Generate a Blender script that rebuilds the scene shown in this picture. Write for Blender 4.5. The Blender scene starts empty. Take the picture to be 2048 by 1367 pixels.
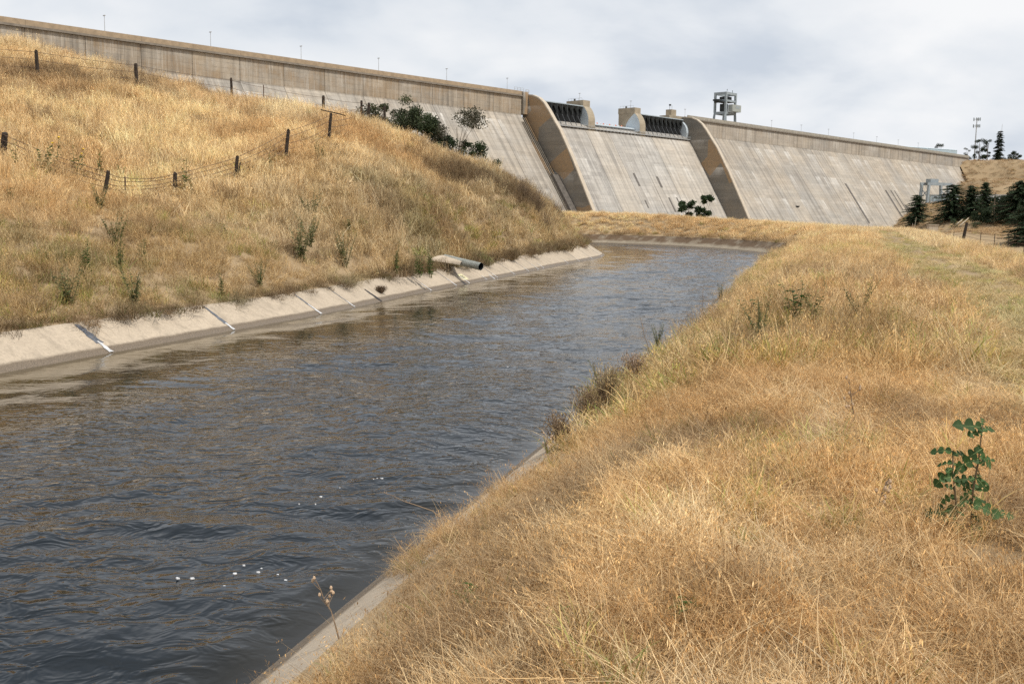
import bpy, math, random
import numpy as np
from mathutils import Matrix, Vector

random.seed(7)
RNG = np.random.default_rng(11)
SC = bpy.context.scene
COL = SC.collection

# ------------------------------------------------------------------ camera
FPX, CX, CY = 1991.0, 1024.0, 683.5
_r, _p = math.radians(0.8), math.atan((683.5 - 428.0) / 1991.0)
FW = np.array([0, math.cos(_p), -math.sin(_p)])
_u0 = np.array([0, math.sin(_p), math.cos(_p)])
_x = np.array([1.0, 0, 0])
RT = math.cos(_r) * _x + math.sin(_r) * _u0
UP = -math.sin(_r) * _x + math.cos(_r) * _u0
CAM = np.array([0, 0, 3.2])
cd = bpy.data.cameras.new("camera")
cd.sensor_width = 36.0
cd.lens = 36.0 * FPX / 2048.0
cd.clip_start, cd.clip_end = 0.1, 9000.0
cam = bpy.data.objects.new("camera", cd)
COL.objects.link(cam)
cam.matrix_world = Matrix(((RT[0], UP[0], -FW[0], CAM[0]), (RT[1], UP[1], -FW[1], CAM[1]),
                           (RT[2], UP[2], -FW[2], CAM[2]), (0, 0, 0, 1)))
SC.camera = cam

# ------------------------------------------------------------------ light
SUN_EL, SUN_AZ = math.radians(56), math.radians(128)   # azimuth clockwise from +Y
SUN_DIR = Vector((math.sin(SUN_AZ) * math.cos(SUN_EL), math.cos(SUN_AZ) * math.cos(SUN_EL), math.sin(SUN_EL)))
sd = bpy.data.lights.new("sun", 'SUN')
sd.energy = 3.3
sd.angle = math.radians(3.0)
sd.color = (1.0, 0.95, 0.87)
sun = bpy.data.objects.new("sun", sd)
COL.objects.link(sun)
sun.rotation_euler = SUN_DIR.to_track_quat('Z', 'Y').to_euler()
sun.location = (40, -40, 120)

world = bpy.data.worlds.new("World")
SC.world = world
world.use_nodes = True
nt = world.node_tree
nt.nodes.clear()
def wn(t, **k):
    n = nt.nodes.new(t)
    for a, b in k.items():
        setattr(n, a, b)
    return n
w_out = wn('ShaderNodeOutputWorld')
w_sky = wn('ShaderNodeTexSky', sky_type='NISHITA')
w_sky.sun_disc = False
w_sky.sun_elevation = SUN_EL
w_sky.sun_rotation = SUN_AZ
w_bg1 = wn('ShaderNodeBackground')
w_bg1.inputs['Strength'].default_value = 0.1
nt.links.new(w_sky.outputs[0], w_bg1.inputs[0])
w_tc = wn('ShaderNodeTexCoord')
w_sep = wn('ShaderNodeSeparateXYZ')
nt.links.new(w_tc.outputs['Generated'], w_sep.inputs[0])
def wmath(op, a, b=None):
    n = wn('ShaderNodeMath', operation=op)
    for i, v in enumerate((a, b)):
        if v is None:
            continue
        if isinstance(v, (int, float)):
            n.inputs[i].default_value = v
        else:
            nt.links.new(v, n.inputs[i])
    return n.outputs[0]
zc_ = wmath('ADD', wmath('ABSOLUTE', w_sep.outputs[2]), 0.34)
w_cmb = wn('ShaderNodeCombineXYZ')
nt.links.new(wmath('DIVIDE', w_sep.outputs[0], zc_), w_cmb.inputs[0])
nt.links.new(wmath('DIVIDE', w_sep.outputs[1], zc_), w_cmb.inputs[1])
w_n1 = wn('ShaderNodeTexNoise')
w_n1.inputs['Scale'].default_value = 1.9
w_n1.inputs['Detail'].default_value = 7
w_n1.inputs['Roughness'].default_value = 0.5
w_n1.inputs['Distortion'].default_value = 0.15
nt.links.new(w_cmb.outputs[0], w_n1.inputs['Vector'])
w_r1 = wn('ShaderNodeValToRGB')
w_r1.color_ramp.elements[0].position = 0.37
w_r1.color_ramp.elements[0].color = (0.60, 0.66, 0.745, 1)
w_r1.color_ramp.elements[1].position = 0.63
w_r1.color_ramp.elements[1].color = (.93, .94, .955, 1)
e = w_r1.color_ramp.elements.new(0.5)
e.color = (0.80, 0.835, 0.88, 1)
nt.links.new(w_n1.outputs[0], w_r1.inputs[0])
w_bg2 = wn('ShaderNodeBackground')
nt.links.new(w_r1.outputs[0], w_bg2.inputs[0])
w_n2 = wn('ShaderNodeTexNoise')
w_n2.inputs['Scale'].default_value = 0.35
w_n2.inputs['Detail'].default_value = 4
nt.links.new(w_cmb.outputs[0], w_n2.inputs['Vector'])
w_r2 = wn('ShaderNodeValToRGB')
w_r2.color_ramp.elements[0].position = 0.3
w_r2.color_ramp.elements[0].color = (0.72, 0.72, 0.72, 1)
w_r2.color_ramp.elements[1].position = 0.52
nt.links.new(w_n2.outputs[0], w_r2.inputs[0])
w_mix = wn('ShaderNodeMixShader')
nt.links.new(w_r2.outputs[0], w_mix.inputs[0])
nt.links.new(w_bg1.outputs[0], w_mix.inputs[1])
nt.links.new(w_bg2.outputs[0], w_mix.inputs[2])
nt.links.new(w_mix.outputs[0], w_out.inputs[0])

SC.view_settings.view_transform = 'Standard'
SC.view_settings.look = 'None'
SC.view_settings.exposure = 0.0
SC.view_settings.gamma = 1.0
SC.view_settings.use_curve_mapping = False
SC.render.engine = 'CYCLES'
SC.cycles.use_denoising = False
SC.cycles.max_bounces = 5
SC.cycles.diffuse_bounces = 2
SC.cycles.transparent_max_bounces = 6

# ------------------------------------------------------------------ helpers
def ray(px, py):
    return FW + RT * (px - CX) / FPX + UP * (CY - py) / FPX
def atz(px, py, z):
    d = ray(px, py)
    return CAM + d * (z - CAM[2]) / d[2]
def atY(px, py, Y):
    d = ray(px, py)
    return CAM + d * Y / d[1]

def link(o, parent=None):
    COL.objects.link(o)
    if parent is not None:
        o.parent = parent
    return o
def tag(o, label=None, cat=None, group=None, kind=None):
    if label: o['label'] = label
    if cat: o['category'] = cat
    if group: o['group'] = group
    if kind: o['kind'] = kind
    return o
def empty(name, loc=(0, 0, 0), rz=0.0):
    o = bpy.data.objects.new(name, None)
    o.location = loc
    o.rotation_euler = (0, 0, rz)
    o.empty_display_size = 0.3
    return link(o)
def mesh(name, V, F, mat=None, smooth=False, cols=None):
    me = bpy.data.meshes.new(name)
    me.from_pydata([tuple(map(float, v)) for v in V], [], [tuple(int(i) for i in f) for f in F])
    if mat is not None:
        me.materials.append(mat)
    if smooth:
        me.polygons.foreach_set('use_smooth', np.ones(len(me.polygons), bool))
    if cols is not None:
        for nm, arr in cols.items():
            a = me.attributes.new(nm, 'FLOAT_COLOR', 'POINT')
            arr = np.asarray(arr, dtype=np.float32)
            full = np.ones((len(V), 4), np.float32)
            full[:, :3] = arr if arr.ndim == 2 else arr[:, None]
            a.data.foreach_set('color', full.ravel())
    me.update()
    return me
def obj(name, me, parent=None, loc=None):
    o = bpy.data.objects.new(name, me)
    link(o, parent)
    if loc is not None:
        o.location = loc
    return o

class MB:
    """collects simple shapes for one mesh"""
    def __init__(self):
        self.V, self.F = [], []
    def add(self, V, F):
        b = len(self.V)
        self.V += [tuple(v) for v in V]
        self.F += [tuple(i + b for i in f) for f in F]
        return self
    def box(self, x0, x1, y0, y1, z0, z1):
        V = [(x0, y0, z0), (x1, y0, z0), (x1, y1, z0), (x0, y1, z0), (x0, y0, z1), (x1, y0, z1), (x1, y1, z1), (x0, y1, z1)]
        return self.add(V, [(0, 3, 2, 1), (4, 5, 6, 7), (0, 1, 5, 4), (1, 2, 6, 5), (2, 3, 7, 6), (3, 0, 4, 7)])
    def bar(self, a, b, w, h=None, up=(0, 0, 1), w2=None):
        a, b = Vector(a), Vector(b)
        h = h or w
        k = 1.0 if w2 is None else w2 / w
        d = (b - a).normalized()
        s = d.cross(Vector(up))
        if s.length < 1e-4:
            s = d.cross(Vector((1, 0, 0)))
        s.normalize()
        t = s.cross(d)
        V = []
        for p, q in ((a, 1.0), (b, k)):
            for i, j in ((-1, -1), (1, -1), (1, 1), (-1, 1)):
                V.append(p + s * (i * w / 2 * q) + t * (j * h / 2 * q))
        return self.add(V, [(0, 3, 2, 1), (4, 5, 6, 7), (0, 1, 5, 4), (1, 2, 6, 5), (2, 3, 7, 6), (3, 0, 4, 7)])
    def tube(self, pts, rads, n=6, cap=True):
        pts = [Vector(p) for p in pts]
        if not hasattr(rads, '__len__'):
            rads = [rads] * len(pts)
        V, F = [], []
        for i, p in enumerate(pts):
            d = (pts[min(i + 1, len(pts) - 1)] - pts[max(i - 1, 0)]).normalized()
            s = d.cross(Vector((0, 0, 1)))
            if s.length < 0.05:
                s = d.cross(Vector((1, 0, 0)))
            s.normalize()
            t = s.cross(d)
            for k in range(n):
                a = 2 * math.pi * k / n
                V.append(p + (s * math.cos(a) + t * math.sin(a)) * rads[i])
        for i in range(len(pts) - 1):
            for k in range(n):
                k2 = (k + 1) % n
                F.append((i * n + k, i * n + k2, (i + 1) * n + k2, (i + 1) * n + k))
        if cap:
            F.append(tuple(range(n - 1, -1, -1)))
            F.append(tuple((len(pts) - 1) * n + k for k in range(n)))
        return self.add(V, F)
    def prism(self, poly, x0, x1, nx=1):
        """poly of (y,z) points extruded along x"""
        n = len(poly)
        V = []
        for i in range(nx + 1):
            x = x0 + (x1 - x0) * i / nx
            V += [(x, y, z) for y, z in poly]
        F = [tuple(range(n)), tuple(reversed(range(nx * n, nx * n + n)))]
        for i in range(nx):
            for k in range(n):
                k2 = (k + 1) % n
                F.append((i * n + k, (i + 1) * n + k, (i + 1) * n + k2, i * n + k2))
        return self.add(V, F)
    def build(self, name, mat, parent=None, smooth=False, loc=None):
        return obj(name, mesh(name, self.V, self.F, mat, smooth), parent, loc)

# --- lattice value noise (numpy)
_T = RNG.random((256, 256))
def vn(x, y, seed=0):
    x = np.asarray(x, float) + seed * 17.31
    y = np.asarray(y, float) + seed * 9.77
    xi, yi = np.floor(x).astype(int), np.floor(y).astype(int)
    fx, fy = x - xi, y - yi
    fx = fx * fx * fx * (fx * (fx * 6 - 15) + 10)
    fy = fy * fy * fy * (fy * (fy * 6 - 15) + 10)
    a, b = _T[xi & 255, yi & 255], _T[(xi + 1) & 255, yi & 255]
    c, d = _T[xi & 255, (yi + 1) & 255], _T[(xi + 1) & 255, (yi + 1) & 255]
    return (a * (1 - fx) + b * fx) * (1 - fy) + (c * (1 - fx) + d * fx) * fy
def fbm(x, y, seed=0, o=4):
    t, a, s = 0.0, 0.5, 0.0
    x, y = np.asarray(x, float), np.asarray(y, float)
    for i in range(o):
        t = t + a * vn(x * 2 ** i, y * 2 ** i, seed + i * 3.3)
        s += a
        a *= 0.5
    return t / s
def sstep(a, b, x):
    t = np.clip((np.asarray(x, float) - a) / (b - a), 0, 1)
    return t * t * (3 - 2 * t)

# ------------------------------------------------------------------ materials
class NT:
    def __init__(self, name):
        self.m = bpy.data.materials.new(name)
        self.m.use_nodes = True
        self.t = self.m.node_tree
        self.t.nodes.clear()
        self.out = self.t.nodes.new('ShaderNodeOutputMaterial')
        self.bsdf = self.t.nodes.new('ShaderNodeBsdfPrincipled')
        self.t.links.new(self.bsdf.outputs[0], self.out.inputs[0])
    def put(self, sock, v):
        if v is None:
            return
        if isinstance(v, bpy.types.NodeSocket):
            self.t.links.new(v, sock)
        elif isinstance(v, (tuple, list)) and sock.type == 'RGBA' and len(v) == 3:
            sock.default_value = (*v, 1)
        else:
            sock.default_value = v
    def n(self, typ, ins=None, out=0, **k):
        nd = self.t.nodes.new(typ)
        for a, b in k.items():
            setattr(nd, a, b)
        for a, b in (ins or {}).items():
            self.put(nd.inputs[a], b)
        return nd.outputs[out]
    def math(self, op, a, b=0.0, c=0.0, clamp=False):
        return self.n('ShaderNodeMath', {0: a, 1: b, 2: c}, operation=op, use_clamp=clamp)
    def objc(self, kind='Object'):
        return self.n('ShaderNodeTexCoord', out=['Generated', 'Normal', 'UV', 'Object', 'Camera', 'Window', 'Reflection'].index(kind))
    def map(self, v, scale=(1, 1, 1), loc=(0, 0, 0), rot=(0, 0, 0)):
        return self.n('ShaderNodeMapping', {0: v, 1: loc, 2: rot, 3: scale})
    def noise(self, v, scale=1.0, detail=4.0, rough=0.55, dist=0.0):
        return self.n('ShaderNodeTexNoise', {'Vector': v, 'Scale': scale, 'Detail': detail, 'Roughness': rough, 'Distortion': dist})
    def ramp(self, f, stops):
        nd = self.t.nodes.new('ShaderNodeValToRGB')
        cr = nd.color_ramp
        cr.elements[0].position, cr.elements[-1].position = stops[0][0], stops[-1][0]
        for p, c in stops[1:-1]:
            cr.elements.new(p)
        for el, (p, c) in zip(cr.elements, stops):
            el.position = p
            el.color = (*c, 1) if isinstance(c, (tuple, list)) else (c, c, c, 1)
        self.put(nd.inputs[0], f)
        return nd.outputs[0]
    def mix(self, f, a, b, mode='MIX'):
        nd = self.t.nodes.new('ShaderNodeMix')
        nd.data_type = 'RGBA'
        nd.blend_type = mode
        self.put(nd.inputs[0], f)
        self.put(nd.inputs[6], a)
        self.put(nd.inputs[7], b)
        return nd.outputs[2]
    def bump(self, h, strength=0.3, dist=0.05):
        b = self.n('ShaderNodeBump', {'Height': h, 'Strength': strength, 'Distance': dist})
        self.put(self.bsdf.inputs['Normal'], b)
        return b
    def done(self, color=None, rough=0.8, spec=0.3, metal=0.0):
        self.put(self.bsdf.inputs['Base Color'], color)
        self.put(self.bsdf.inputs['Roughness'], rough)
        self.put(self.bsdf.inputs['Specular IOR Level'], spec)
        self.put(self.bsdf.inputs['Metallic'], metal)
        return self.m

def plain(name, c, rough=0.7, var=0.25, scale=4.0, spec=0.3, metal=0.0):
    k = NT(name)
    n = k.noise(k.objc(), scale, 5)
    f = k.ramp(n, [(0.3, 1 - var), (0.7, 1 + var * 0.6)])
    return k.done(k.mix(1.0, (*c, 1), f, 'MULTIPLY'), rough, spec, metal)

# ------------------------------------------------------------------ canal course
_cl = np.array([  # x, y, half width at water, lining top left, lining top right
    (-21, -36, 5.8, .62, .45), (-14.4, -17, 5.8, .62, .45), (-9.7, -.2, 5.8, .62, .45), (-7.2, 8.5, 5.8, .62, .45), (-4.45, 17.3, 5.75, .62, .48),
    (-1.95, 25, 5.75, .62, .52), (-.4, 29.6, 5.8, .63, .55), (2.2, 39.5, 5.8, .68, .6), (5.5, 51, 5.8, .74, .68),
    (8.7, 62.5, 5.9, .8, .82), (11.6, 71.5, 6.1, .9, .9), (13.9, 79, 6.7, 1.02, .95), (14.8, 87, 7.3, 1.05, 1.0), (13.9, 96, 7.2, 1.05, 1.0),
    (10.8, 104.2, 7.0, 1.0, 1.0), (5, 109.5, 6.6, .9, 1.0), (-6, 113, 6.2, .9, .95), (-26, 117, 6, .9, .9), (-60, 122, 6, .9, .9)], float)
def _cr(P, n=12):
    out = []
    for i in range(1, len(P) - 2):
        p0, p1, p2, p3 = P[i - 1], P[i], P[i + 1], P[i + 2]
        for t in np.linspace(0, 1, n, endpoint=False):
            out.append(.5 * ((2 * p1) + (-p0 + p2) * t + (2 * p0 - 5 * p1 + 4 * p2 - p3) * t * t + (-p0 + 3 * p1 - 3 * p2 + p3) * t ** 3))
    return np.array(out)
CL = _cr(_cl)
_s = np.concatenate([[0], np.cumsum(np.hypot(*np.diff(CL[:, :2], axis=0).T))])
S_TOT = _s[-1]
SS = np.arange(0, S_TOT, 0.5)
CL = np.stack([np.interp(SS, _s, CL[:, k]) for k in range(5)], 1)
TAN = np.gradient(CL[:, :2], axis=0)
TAN /= np.linalg.norm(TAN, axis=1)[:, None]
NRM = np.stack([-TAN[:, 1], TAN[:, 0]], 1)          # points to the left bank
def canal_at(s):
    c = [np.interp(s, SS, CL[:, k]) for k in range(5)]
    n = np.stack([np.interp(s, SS, NRM[:, 0]), np.interp(s, SS, NRM[:, 1])], -1)
    n /= np.linalg.norm(n, axis=-1, keepdims=True)
    return c, n
SLOPE = 1.6                                            # lining run per rise
def canal_coords(x, y):
    """arc length, signed lateral offset (left positive), half width, lining tops"""
    x, y = np.asarray(x, float).ravel(), np.asarray(y, float).ravel()
    idx = np.empty(len(x), int)
    for i in range(0, len(x), 20000):
        a = (x[i:i + 20000, None] - CL[None, :, 0]) ** 2 + (y[i:i + 20000, None] - CL[None, :, 1]) ** 2
        idx[i:i + 20000] = a.argmin(1)
    dx, dy = x - CL[idx, 0], y - CL[idx, 1]
    along = dx * TAN[idx, 0] + dy * TAN[idx, 1]
    lat = dx * NRM[idx, 0] + dy * NRM[idx, 1]
    dist = np.hypot(dx, dy)
    lat = np.where(np.abs(along) > 1.0, np.sign(lat + 1e-9) * dist, lat)
    return SS[idx] + np.clip(along, -.5, .5), lat, CL[idx, 2], CL[idx, 3], CL[idx, 4]

# ------------------------------------------------------------------ left hill: smooth surface through surveyed points
_hp = []
for px, py, Y, g in [
    (-420, 430, 24, .2), (-200, 470, 25, .2), (0, 500, 26, .3), (210, 505, 28, .3), (420, 475, 33, .3), (640, 440, 41, .3), (850, 425, 50, .3), (1000, 425, 59, .3), (1090, 440, 67, .3),
    (-400, 250, 35, .2), (-150, 290, 35, .2), (0, 325, 36, .1), (105, 362, 37, 0), (210, 386, 39, 0), (350, 380, 41, 0), (475, 357, 45, 0), (573, 315, 50, 0), (660, 283, 56, 0), (738, 258, 65, .2),
    (-400, 150, 48, .2), (0, 210, 47, .2), (200, 250, 49, .2), (400, 275, 53, .2), (550, 250, 61, .2), (850, 348, 62, .5), (1000, 378, 67, .6),
    (-600, 40, 62, .4), (-350, 50, 60, .4), (-150, 62, 59, .4), (0, 96, 59, .5), (200, 136, 62, .5), (380, 178, 66, .5), (600, 220, 72, .5), (740, 252, 75, .8), (870, 300, 78, 1.0), (985, 322, 79, 1.1), (1060, 366, 77.5, .9), (1108, 420, 74, .6)]:
    q = atY(px, py, Y)
    _hp.append((q[0], q[1], q[2] - g))
for x, y, z in [(-60, 100, 11), (-40, 95, 9.5), (-20, 97, 5.5), (-8, 97, 3.8), (-30, 112, 2.5), (-50, 80, 13), (-70, 70, 14), (-60, 20, 8), (-60, 0, 7), (-45, -15, 6), (-95, 40, 13), (-95, 100, 13), (-30, -30, 2.5)]:
    _hp.append((x, y, z))
for s in np.arange(4, S_TOT - 2, 6.0):
    c, n = canal_at(s)
    off = c[2] + SLOPE * c[3]
    _hp.append((c[0] + n[0] * off, c[1] + n[1] * off, c[3] - .03))
_hp = np.array(_hp)
def _phi(r):
    return np.where(r > 1e-9, r * r * np.log(r + 1e-12), 0)
_n = len(_hp)
_K = _phi(np.hypot(_hp[:, None, 0] - _hp[None, :, 0], _hp[:, None, 1] - _hp[None, :, 1])) + np.eye(_n) * 2.0
_P = np.c_[np.ones(_n), _hp[:, :2]]
_sol = np.linalg.solve(np.block([[_K, _P], [_P.T, np.zeros((3, 3))]]), np.r_[_hp[:, 2], 0, 0, 0])
def hill_z(x, y):
    x, y = np.asarray(x, float).ravel(), np.asarray(y, float).ravel()
    z = np.empty(len(x))
    for i in range(0, len(x), 20000):
        xx, yy = x[i:i + 20000], y[i:i + 20000]
        z[i:i + 20000] = _phi(np.hypot(xx[:, None] - _hp[None, :, 0], yy[:, None] - _hp[None, :, 1])) @ _sol[:_n] + _sol[_n] + _sol[_n + 1] * xx + _sol[_n + 2] * yy
    return z
def bank_edge_x(y):
    return 25.0 + 0.333 * (np.asarray(y) - 51)
def mown_x(y):
    return 5.7 + 0.333 * (np.asarray(y) - 11.3)
def near_z(x, y, full=False):
    """ground height near the camera, on either side of the canal"""
    x, y = np.asarray(x, float).ravel(), np.asarray(y, float).ravel()
    s, lat, hw, tl, tr = canal_coords(x, y)
    dl = lat - (hw + SLOPE * tl)
    dr = -lat - (hw + SLOPE * tr)
    rough = (fbm(x * .35, y * .35, 2, 3) - .5)
    zl = hill_z(x, y)
    zl = np.where(dl < 14, np.maximum(zl, tl - .03 + .12 * np.clip(dl, 0, 3)), zl)
    zl = tl - .03 + (zl - tl + .03) * sstep(-.4, 2.6, dl)
    zl = zl + rough * .5 * sstep(.3, 4, dl)
    bank = 1.5 + .22 * sstep(60, 100, y) + 1.5 * sstep(46, 8, x) * sstep(72, 106, y)
    zr = tr - .03 + (bank - tr + .03) * sstep(-.25, 2.5 + 2.5 * sstep(70, 100, y), dr)
    zr = zr + rough * .16 * sstep(.3, 3, dr) + .05 * (fbm(x * .9, y * .9, 5, 2) - .5) * sstep(.3, 2, dr)
    t = np.maximum(x - bank_edge_x(y), y - 131 - .1 * x)
    t = np.where((y < 0) & (x > 5), np.maximum(t, -40), t)
    zr = np.maximum(zr - .55 * np.maximum(0, t) - .0 * t, -24.5)
    z = np.where(lat > 0, zl, zr)
    if full:
        return z, s, lat, dl, dr, t
    return z
def hit(px, py, t0=4.0, t1=160.0):
    d = ray(px, py)
    d = d / d[1]
    t = np.arange(t0, t1, .2)
    P = CAM[None] + d[None] * t[:, None]
    z = near_z(P[:, 0], P[:, 1])
    k = np.nonzero(P[:, 2] < z)[0]
    k = k[0] if len(k) else len(t) - 1
    return np.array([P[k, 0], P[k, 1], z[k]])

# ---- ground materials
def soil_mat(name, a, b, c, scale):
    k = NT(name)
    v = k.objc()
    n1 = k.noise(v, scale, 6, .6)
    n2 = k.noise(v, scale * 9, 5, .65)
    col = k.mix(k.ramp(n2, [(.35, 0), (.65, 1)]), k.ramp(n1, [(.3, a), (.5, b), (.7, c)]), (.10, .065, .035, 1))
    att = k.n('ShaderNodeAttribute', attribute_name='path', attribute_type='GEOMETRY')
    col = k.mix(k.math('MULTIPLY', att, .85), (0.34, 0.25, 0.15, 1), col)
    col = k.mix(att, col, k.mix(k.ramp(n2, [(.3, 0), (.7, 1)]), (.30, .22, .13, 1), (.42, .32, .2, 1)))
    k.bump(n2, .6, .08)
    return k.done(col, .95, .1)
M_SOIL = soil_mat('dry_soil', (.13, .085, .042), (.20, .135, .068), (.25, .17, .09), .7)
M_FAR = soil_mat('dry_hill_soil', (.20, .13, .07), (.33, .22, .115), (.42, .29, .15), .05)

def grid_mesh(name, xs, ys, keep, zf, mat):
    X, Y = np.meshgrid(xs, ys, indexing='ij')
    z, s, lat, dl, dr, t = near_z(X, Y, True)
    sh = X.shape
    ok = keep(X.ravel(), Y.ravel(), s, lat, dl, dr, t)
    z = zf(z, dl, dr, lat)
    path = path_mask(X.ravel(), Y.ravel()) * (lat < 0)
    I = np.arange(X.size).reshape(sh)
    q = np.stack([I[:-1, :-1], I[1:, :-1], I[1:, 1:], I[:-1, 1:]], -1).reshape(-1, 4)
    q = q[ok[q].all(1)]
    used = np.unique(q)
    mp = -np.ones(X.size, int)
    mp[used] = np.arange(len(used))
    V = np.c_[X.ravel(), Y.ravel(), z][used]
    return V, mp[q], path[used]
def path_mask(x, y):
    u = x - mown_x(y)
    w = .35 * (vn(y * .25, x * 0, 4) - .5)
    a = np.exp(-((u - 2.0 + w) / .42) ** 2) + .8 * np.exp(-((u - 3.9 + w) / .45) ** 2)
    return (y > 9) * np.clip(a * (.25 + .95 * fbm(x * .8, y * .3, 6, 2)), 0, 1) * (y < 118) * (u < 6)
def edge_strip(side, s0, s1, width=2.4, ds=.35):
    sa = np.arange(s0, s1, ds)
    c, n = canal_at(sa)
    tops = c[3] if side > 0 else c[4]
    off0 = c[2] + SLOPE * tops
    dd = np.array([0, .15, .4, .8, 1.4, width])
    V, path = [], []
    for d in dd:
        P = np.stack([c[0], c[1]], 1) + n * (side * (off0 + d))[:, None]
        z = near_z(P[:, 0], P[:, 1])
        V.append(np.c_[P, z + (0.015 if d == width else 0.03) - (.02 if d == 0 else 0)])
    V = np.concatenate(V)
    m = len(sa)
    I = np.arange(len(V)).reshape(len(dd), m)
    q = np.stack([I[:-1, :-1], I[1:, :-1], I[1:, 1:], I[:-1, 1:]], -1).reshape(-1, 4)
    if side > 0:
        q = q[:, ::-1]
    return V, q, np.zeros(len(V))
def join(parts):
    V, F, A, b = [], [], [], 0
    for v, f, a in parts:
        V.append(v); F.append(f + b); A.append(a); b += len(v)
    return np.concatenate(V), np.concatenate(F), np.concatenate(A)

_lv = grid_mesh('h', np.arange(-96, 16.1, .6), np.arange(-30, 112, .6),
                lambda x, y, s, lat, dl, dr, t: (lat > 0) & (dl > .9), lambda z, dl, dr, lat: np.where(dl < 2.2, z - .05, z), M_SOIL)
V, F, A = join([_lv, edge_strip(1, 2, S_TOT - 3)])
hillside = obj('hillside', mesh('hillside', V, F, M_SOIL, True, {'path': A}))
tag(hillside, 'hill of dry golden grass rising from the left bank of the canal', kind='structure')
_rv = grid_mesh('b', np.concatenate([np.arange(-60, -20, 1.5), np.arange(-20, 62, .5), np.arange(62, 150, 3)]), np.concatenate([np.arange(-30, 40, .5), np.arange(40, 150, .7), np.arange(150, 215, 4)]),
                lambda x, y, s, lat, dl, dr, t: (lat < 0) & (dr > .9) & (t < 47), lambda z, dl, dr, lat: np.where(dr < 2.2, z - .05, z), M_SOIL)
V, F, A = join([_rv, edge_strip(-1, 2, S_TOT - 3)])
bank = obj('canal_bank', mesh('canal_bank', V, F, M_SOIL, True, {'path': A}))
tag(bank, 'flat grassy levee bank along the right side of the canal with a mown track', kind='structure')

# ------------------------------------------------------------------ canal lining, slab by slab
def concrete_mat(name, base, dark, wet=True, stain=0.0):
    k = NT(name)
    v = k.objc()
    geo = k.n('ShaderNodeNewGeometry')
    n1 = k.noise(geo, .55, 6, .6)
    n2 = k.noise(geo, 14, 5, .7)
    n3 = k.noise(geo, 60, 3, .6)
    rnd = k.n('ShaderNodeObjectInfo', out=5)
    col = k.mix(k.ramp(n1, [(.3, 0), (.7, 1)]), (*base, 1), (*[b * .86 for b in base], 1))
    col = k.mix(1.0, col, k.ramp(n2, [(.3, .86), (.6, 1.04)]), 'MULTIPLY')
    col = k.mix(1.0, col, k.ramp(rnd, [(0, .93), (1, 1.05)]), 'MULTIPLY')
    col = k.mix(k.ramp(k.noise(k.map(geo, (2.2, 2.2, .35)), 1, 5, .65), [(.5, 0), (.75, .8)]), col, (*[b * .55 for b in base], 1))
    col = k.mix(k.ramp(k.noise(geo, 2.2, 8, .75, 1.5), [(.485, 0), (.5, .5), (.515, 0)]), col, (*[b * .4 for b in base], 1))
    sep = k.t.nodes.new('ShaderNodeSeparateXYZ')
    k.put(sep.inputs[0], geo)
    z = sep.outputs[2]
    if stain > 0:
        f = k.math('MULTIPLY', k.ramp(k.noise(geo, .8, 5, .65), [(.28, 0), (.5, 1)]), k.ramp(k.math('ADD', z, k.math('MULTIPLY', k.math('SUBTRACT', n1, .5), .5)), [(.28, 0), (.5, 1)]))
        col = k.mix(k.math('MULTIPLY', f, stain), col, (.13, .085, .05, 1))
    edge = k.math('ADD', z, k.math('MULTIPLY', k.math('SUBTRACT', k.noise(geo, 1.1, 6, .7), .5), .09))
    col = k.mix(k.ramp(edge, [(.105, 1), (.15, 0)]), col, k.mix(k.ramp(n3, [(.4, 0), (.65, 1)]), (*dark, 1), (*[d * 2.3 for d in dark], 1)))
    k.bump(k.math('ADD', k.math('MULTIPLY', n3, .5), n2), .35, .02)
    rough = k.ramp(edge, [(.05, .45), (.16, .9)])
    return k.done(col, rough, .3)
M_LIN = concrete_mat('pale_canal_concrete', (.52, .43, .325), (.11, .085, .06))
M_LINFAR = concrete_mat('stained_canal_concrete', (.36, .30, .22), (.10, .075, .05), stain=1.0)
M_TAR = plain('grey_joint_sealant', (.13, .14, .16), .6, .5, 6)
M_WHITE = plain('white_joint_mortar', (.62, .62, .62), .8, .3, 9)
M_BLACKTAR = plain('dark_tar', (.03, .026, .024), .5, .4, 12)

lining = empty('canal_lining', (0, 0, 0))
tag(lining, 'pale concrete lining of the canal made of sloping slabs', kind='structure')
def slab(side, s0, s1, mat):
    n = 4
    sa = np.linspace(s0, s1, n)
    c, nn = canal_at(sa)
    top = c[3] if side > 0 else c[4]
    rows = []
    for zf in (-1.3, 0.12, None):
        z = top if zf is None else np.full(n, zf)
        rows.append(np.c_[np.stack([c[0], c[1]], 1) + nn * (side * (c[2] + SLOPE * z))[:, None], z])
    lip = np.c_[np.stack([c[0], c[1]], 1) + nn * (side * (c[2] + SLOPE * top + .14))[:, None], top]
    und = np.c_[np.stack([c[0], c[1]], 1) + nn * (side * (c[2] + SLOPE * top + .14))[:, None], top - .22]
    bot = rows[0].copy(); bot[:, :2] += nn * side * .12
    V = np.concatenate(rows + [lip, und, bot])
    k = 6
    F = []
    for a in range(k):
        b = (a + 1) % k
        for i in range(n - 1):
            q = (a * n + i, a * n + i + 1, b * n + i + 1, b * n + i)
            F.append(q if side < 0 else q[::-1])
    F.append([a * n for a in range(k)] if side < 0 else [a * n for a in range(k)][::-1])
    F.append([a * n + n - 1 for a in range(k)][::-1] if side < 0 else [a * n + n - 1 for a in range(k)])
    return obj('lining_slab', mesh('lining_slab', V, F, mat), lining)
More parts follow.
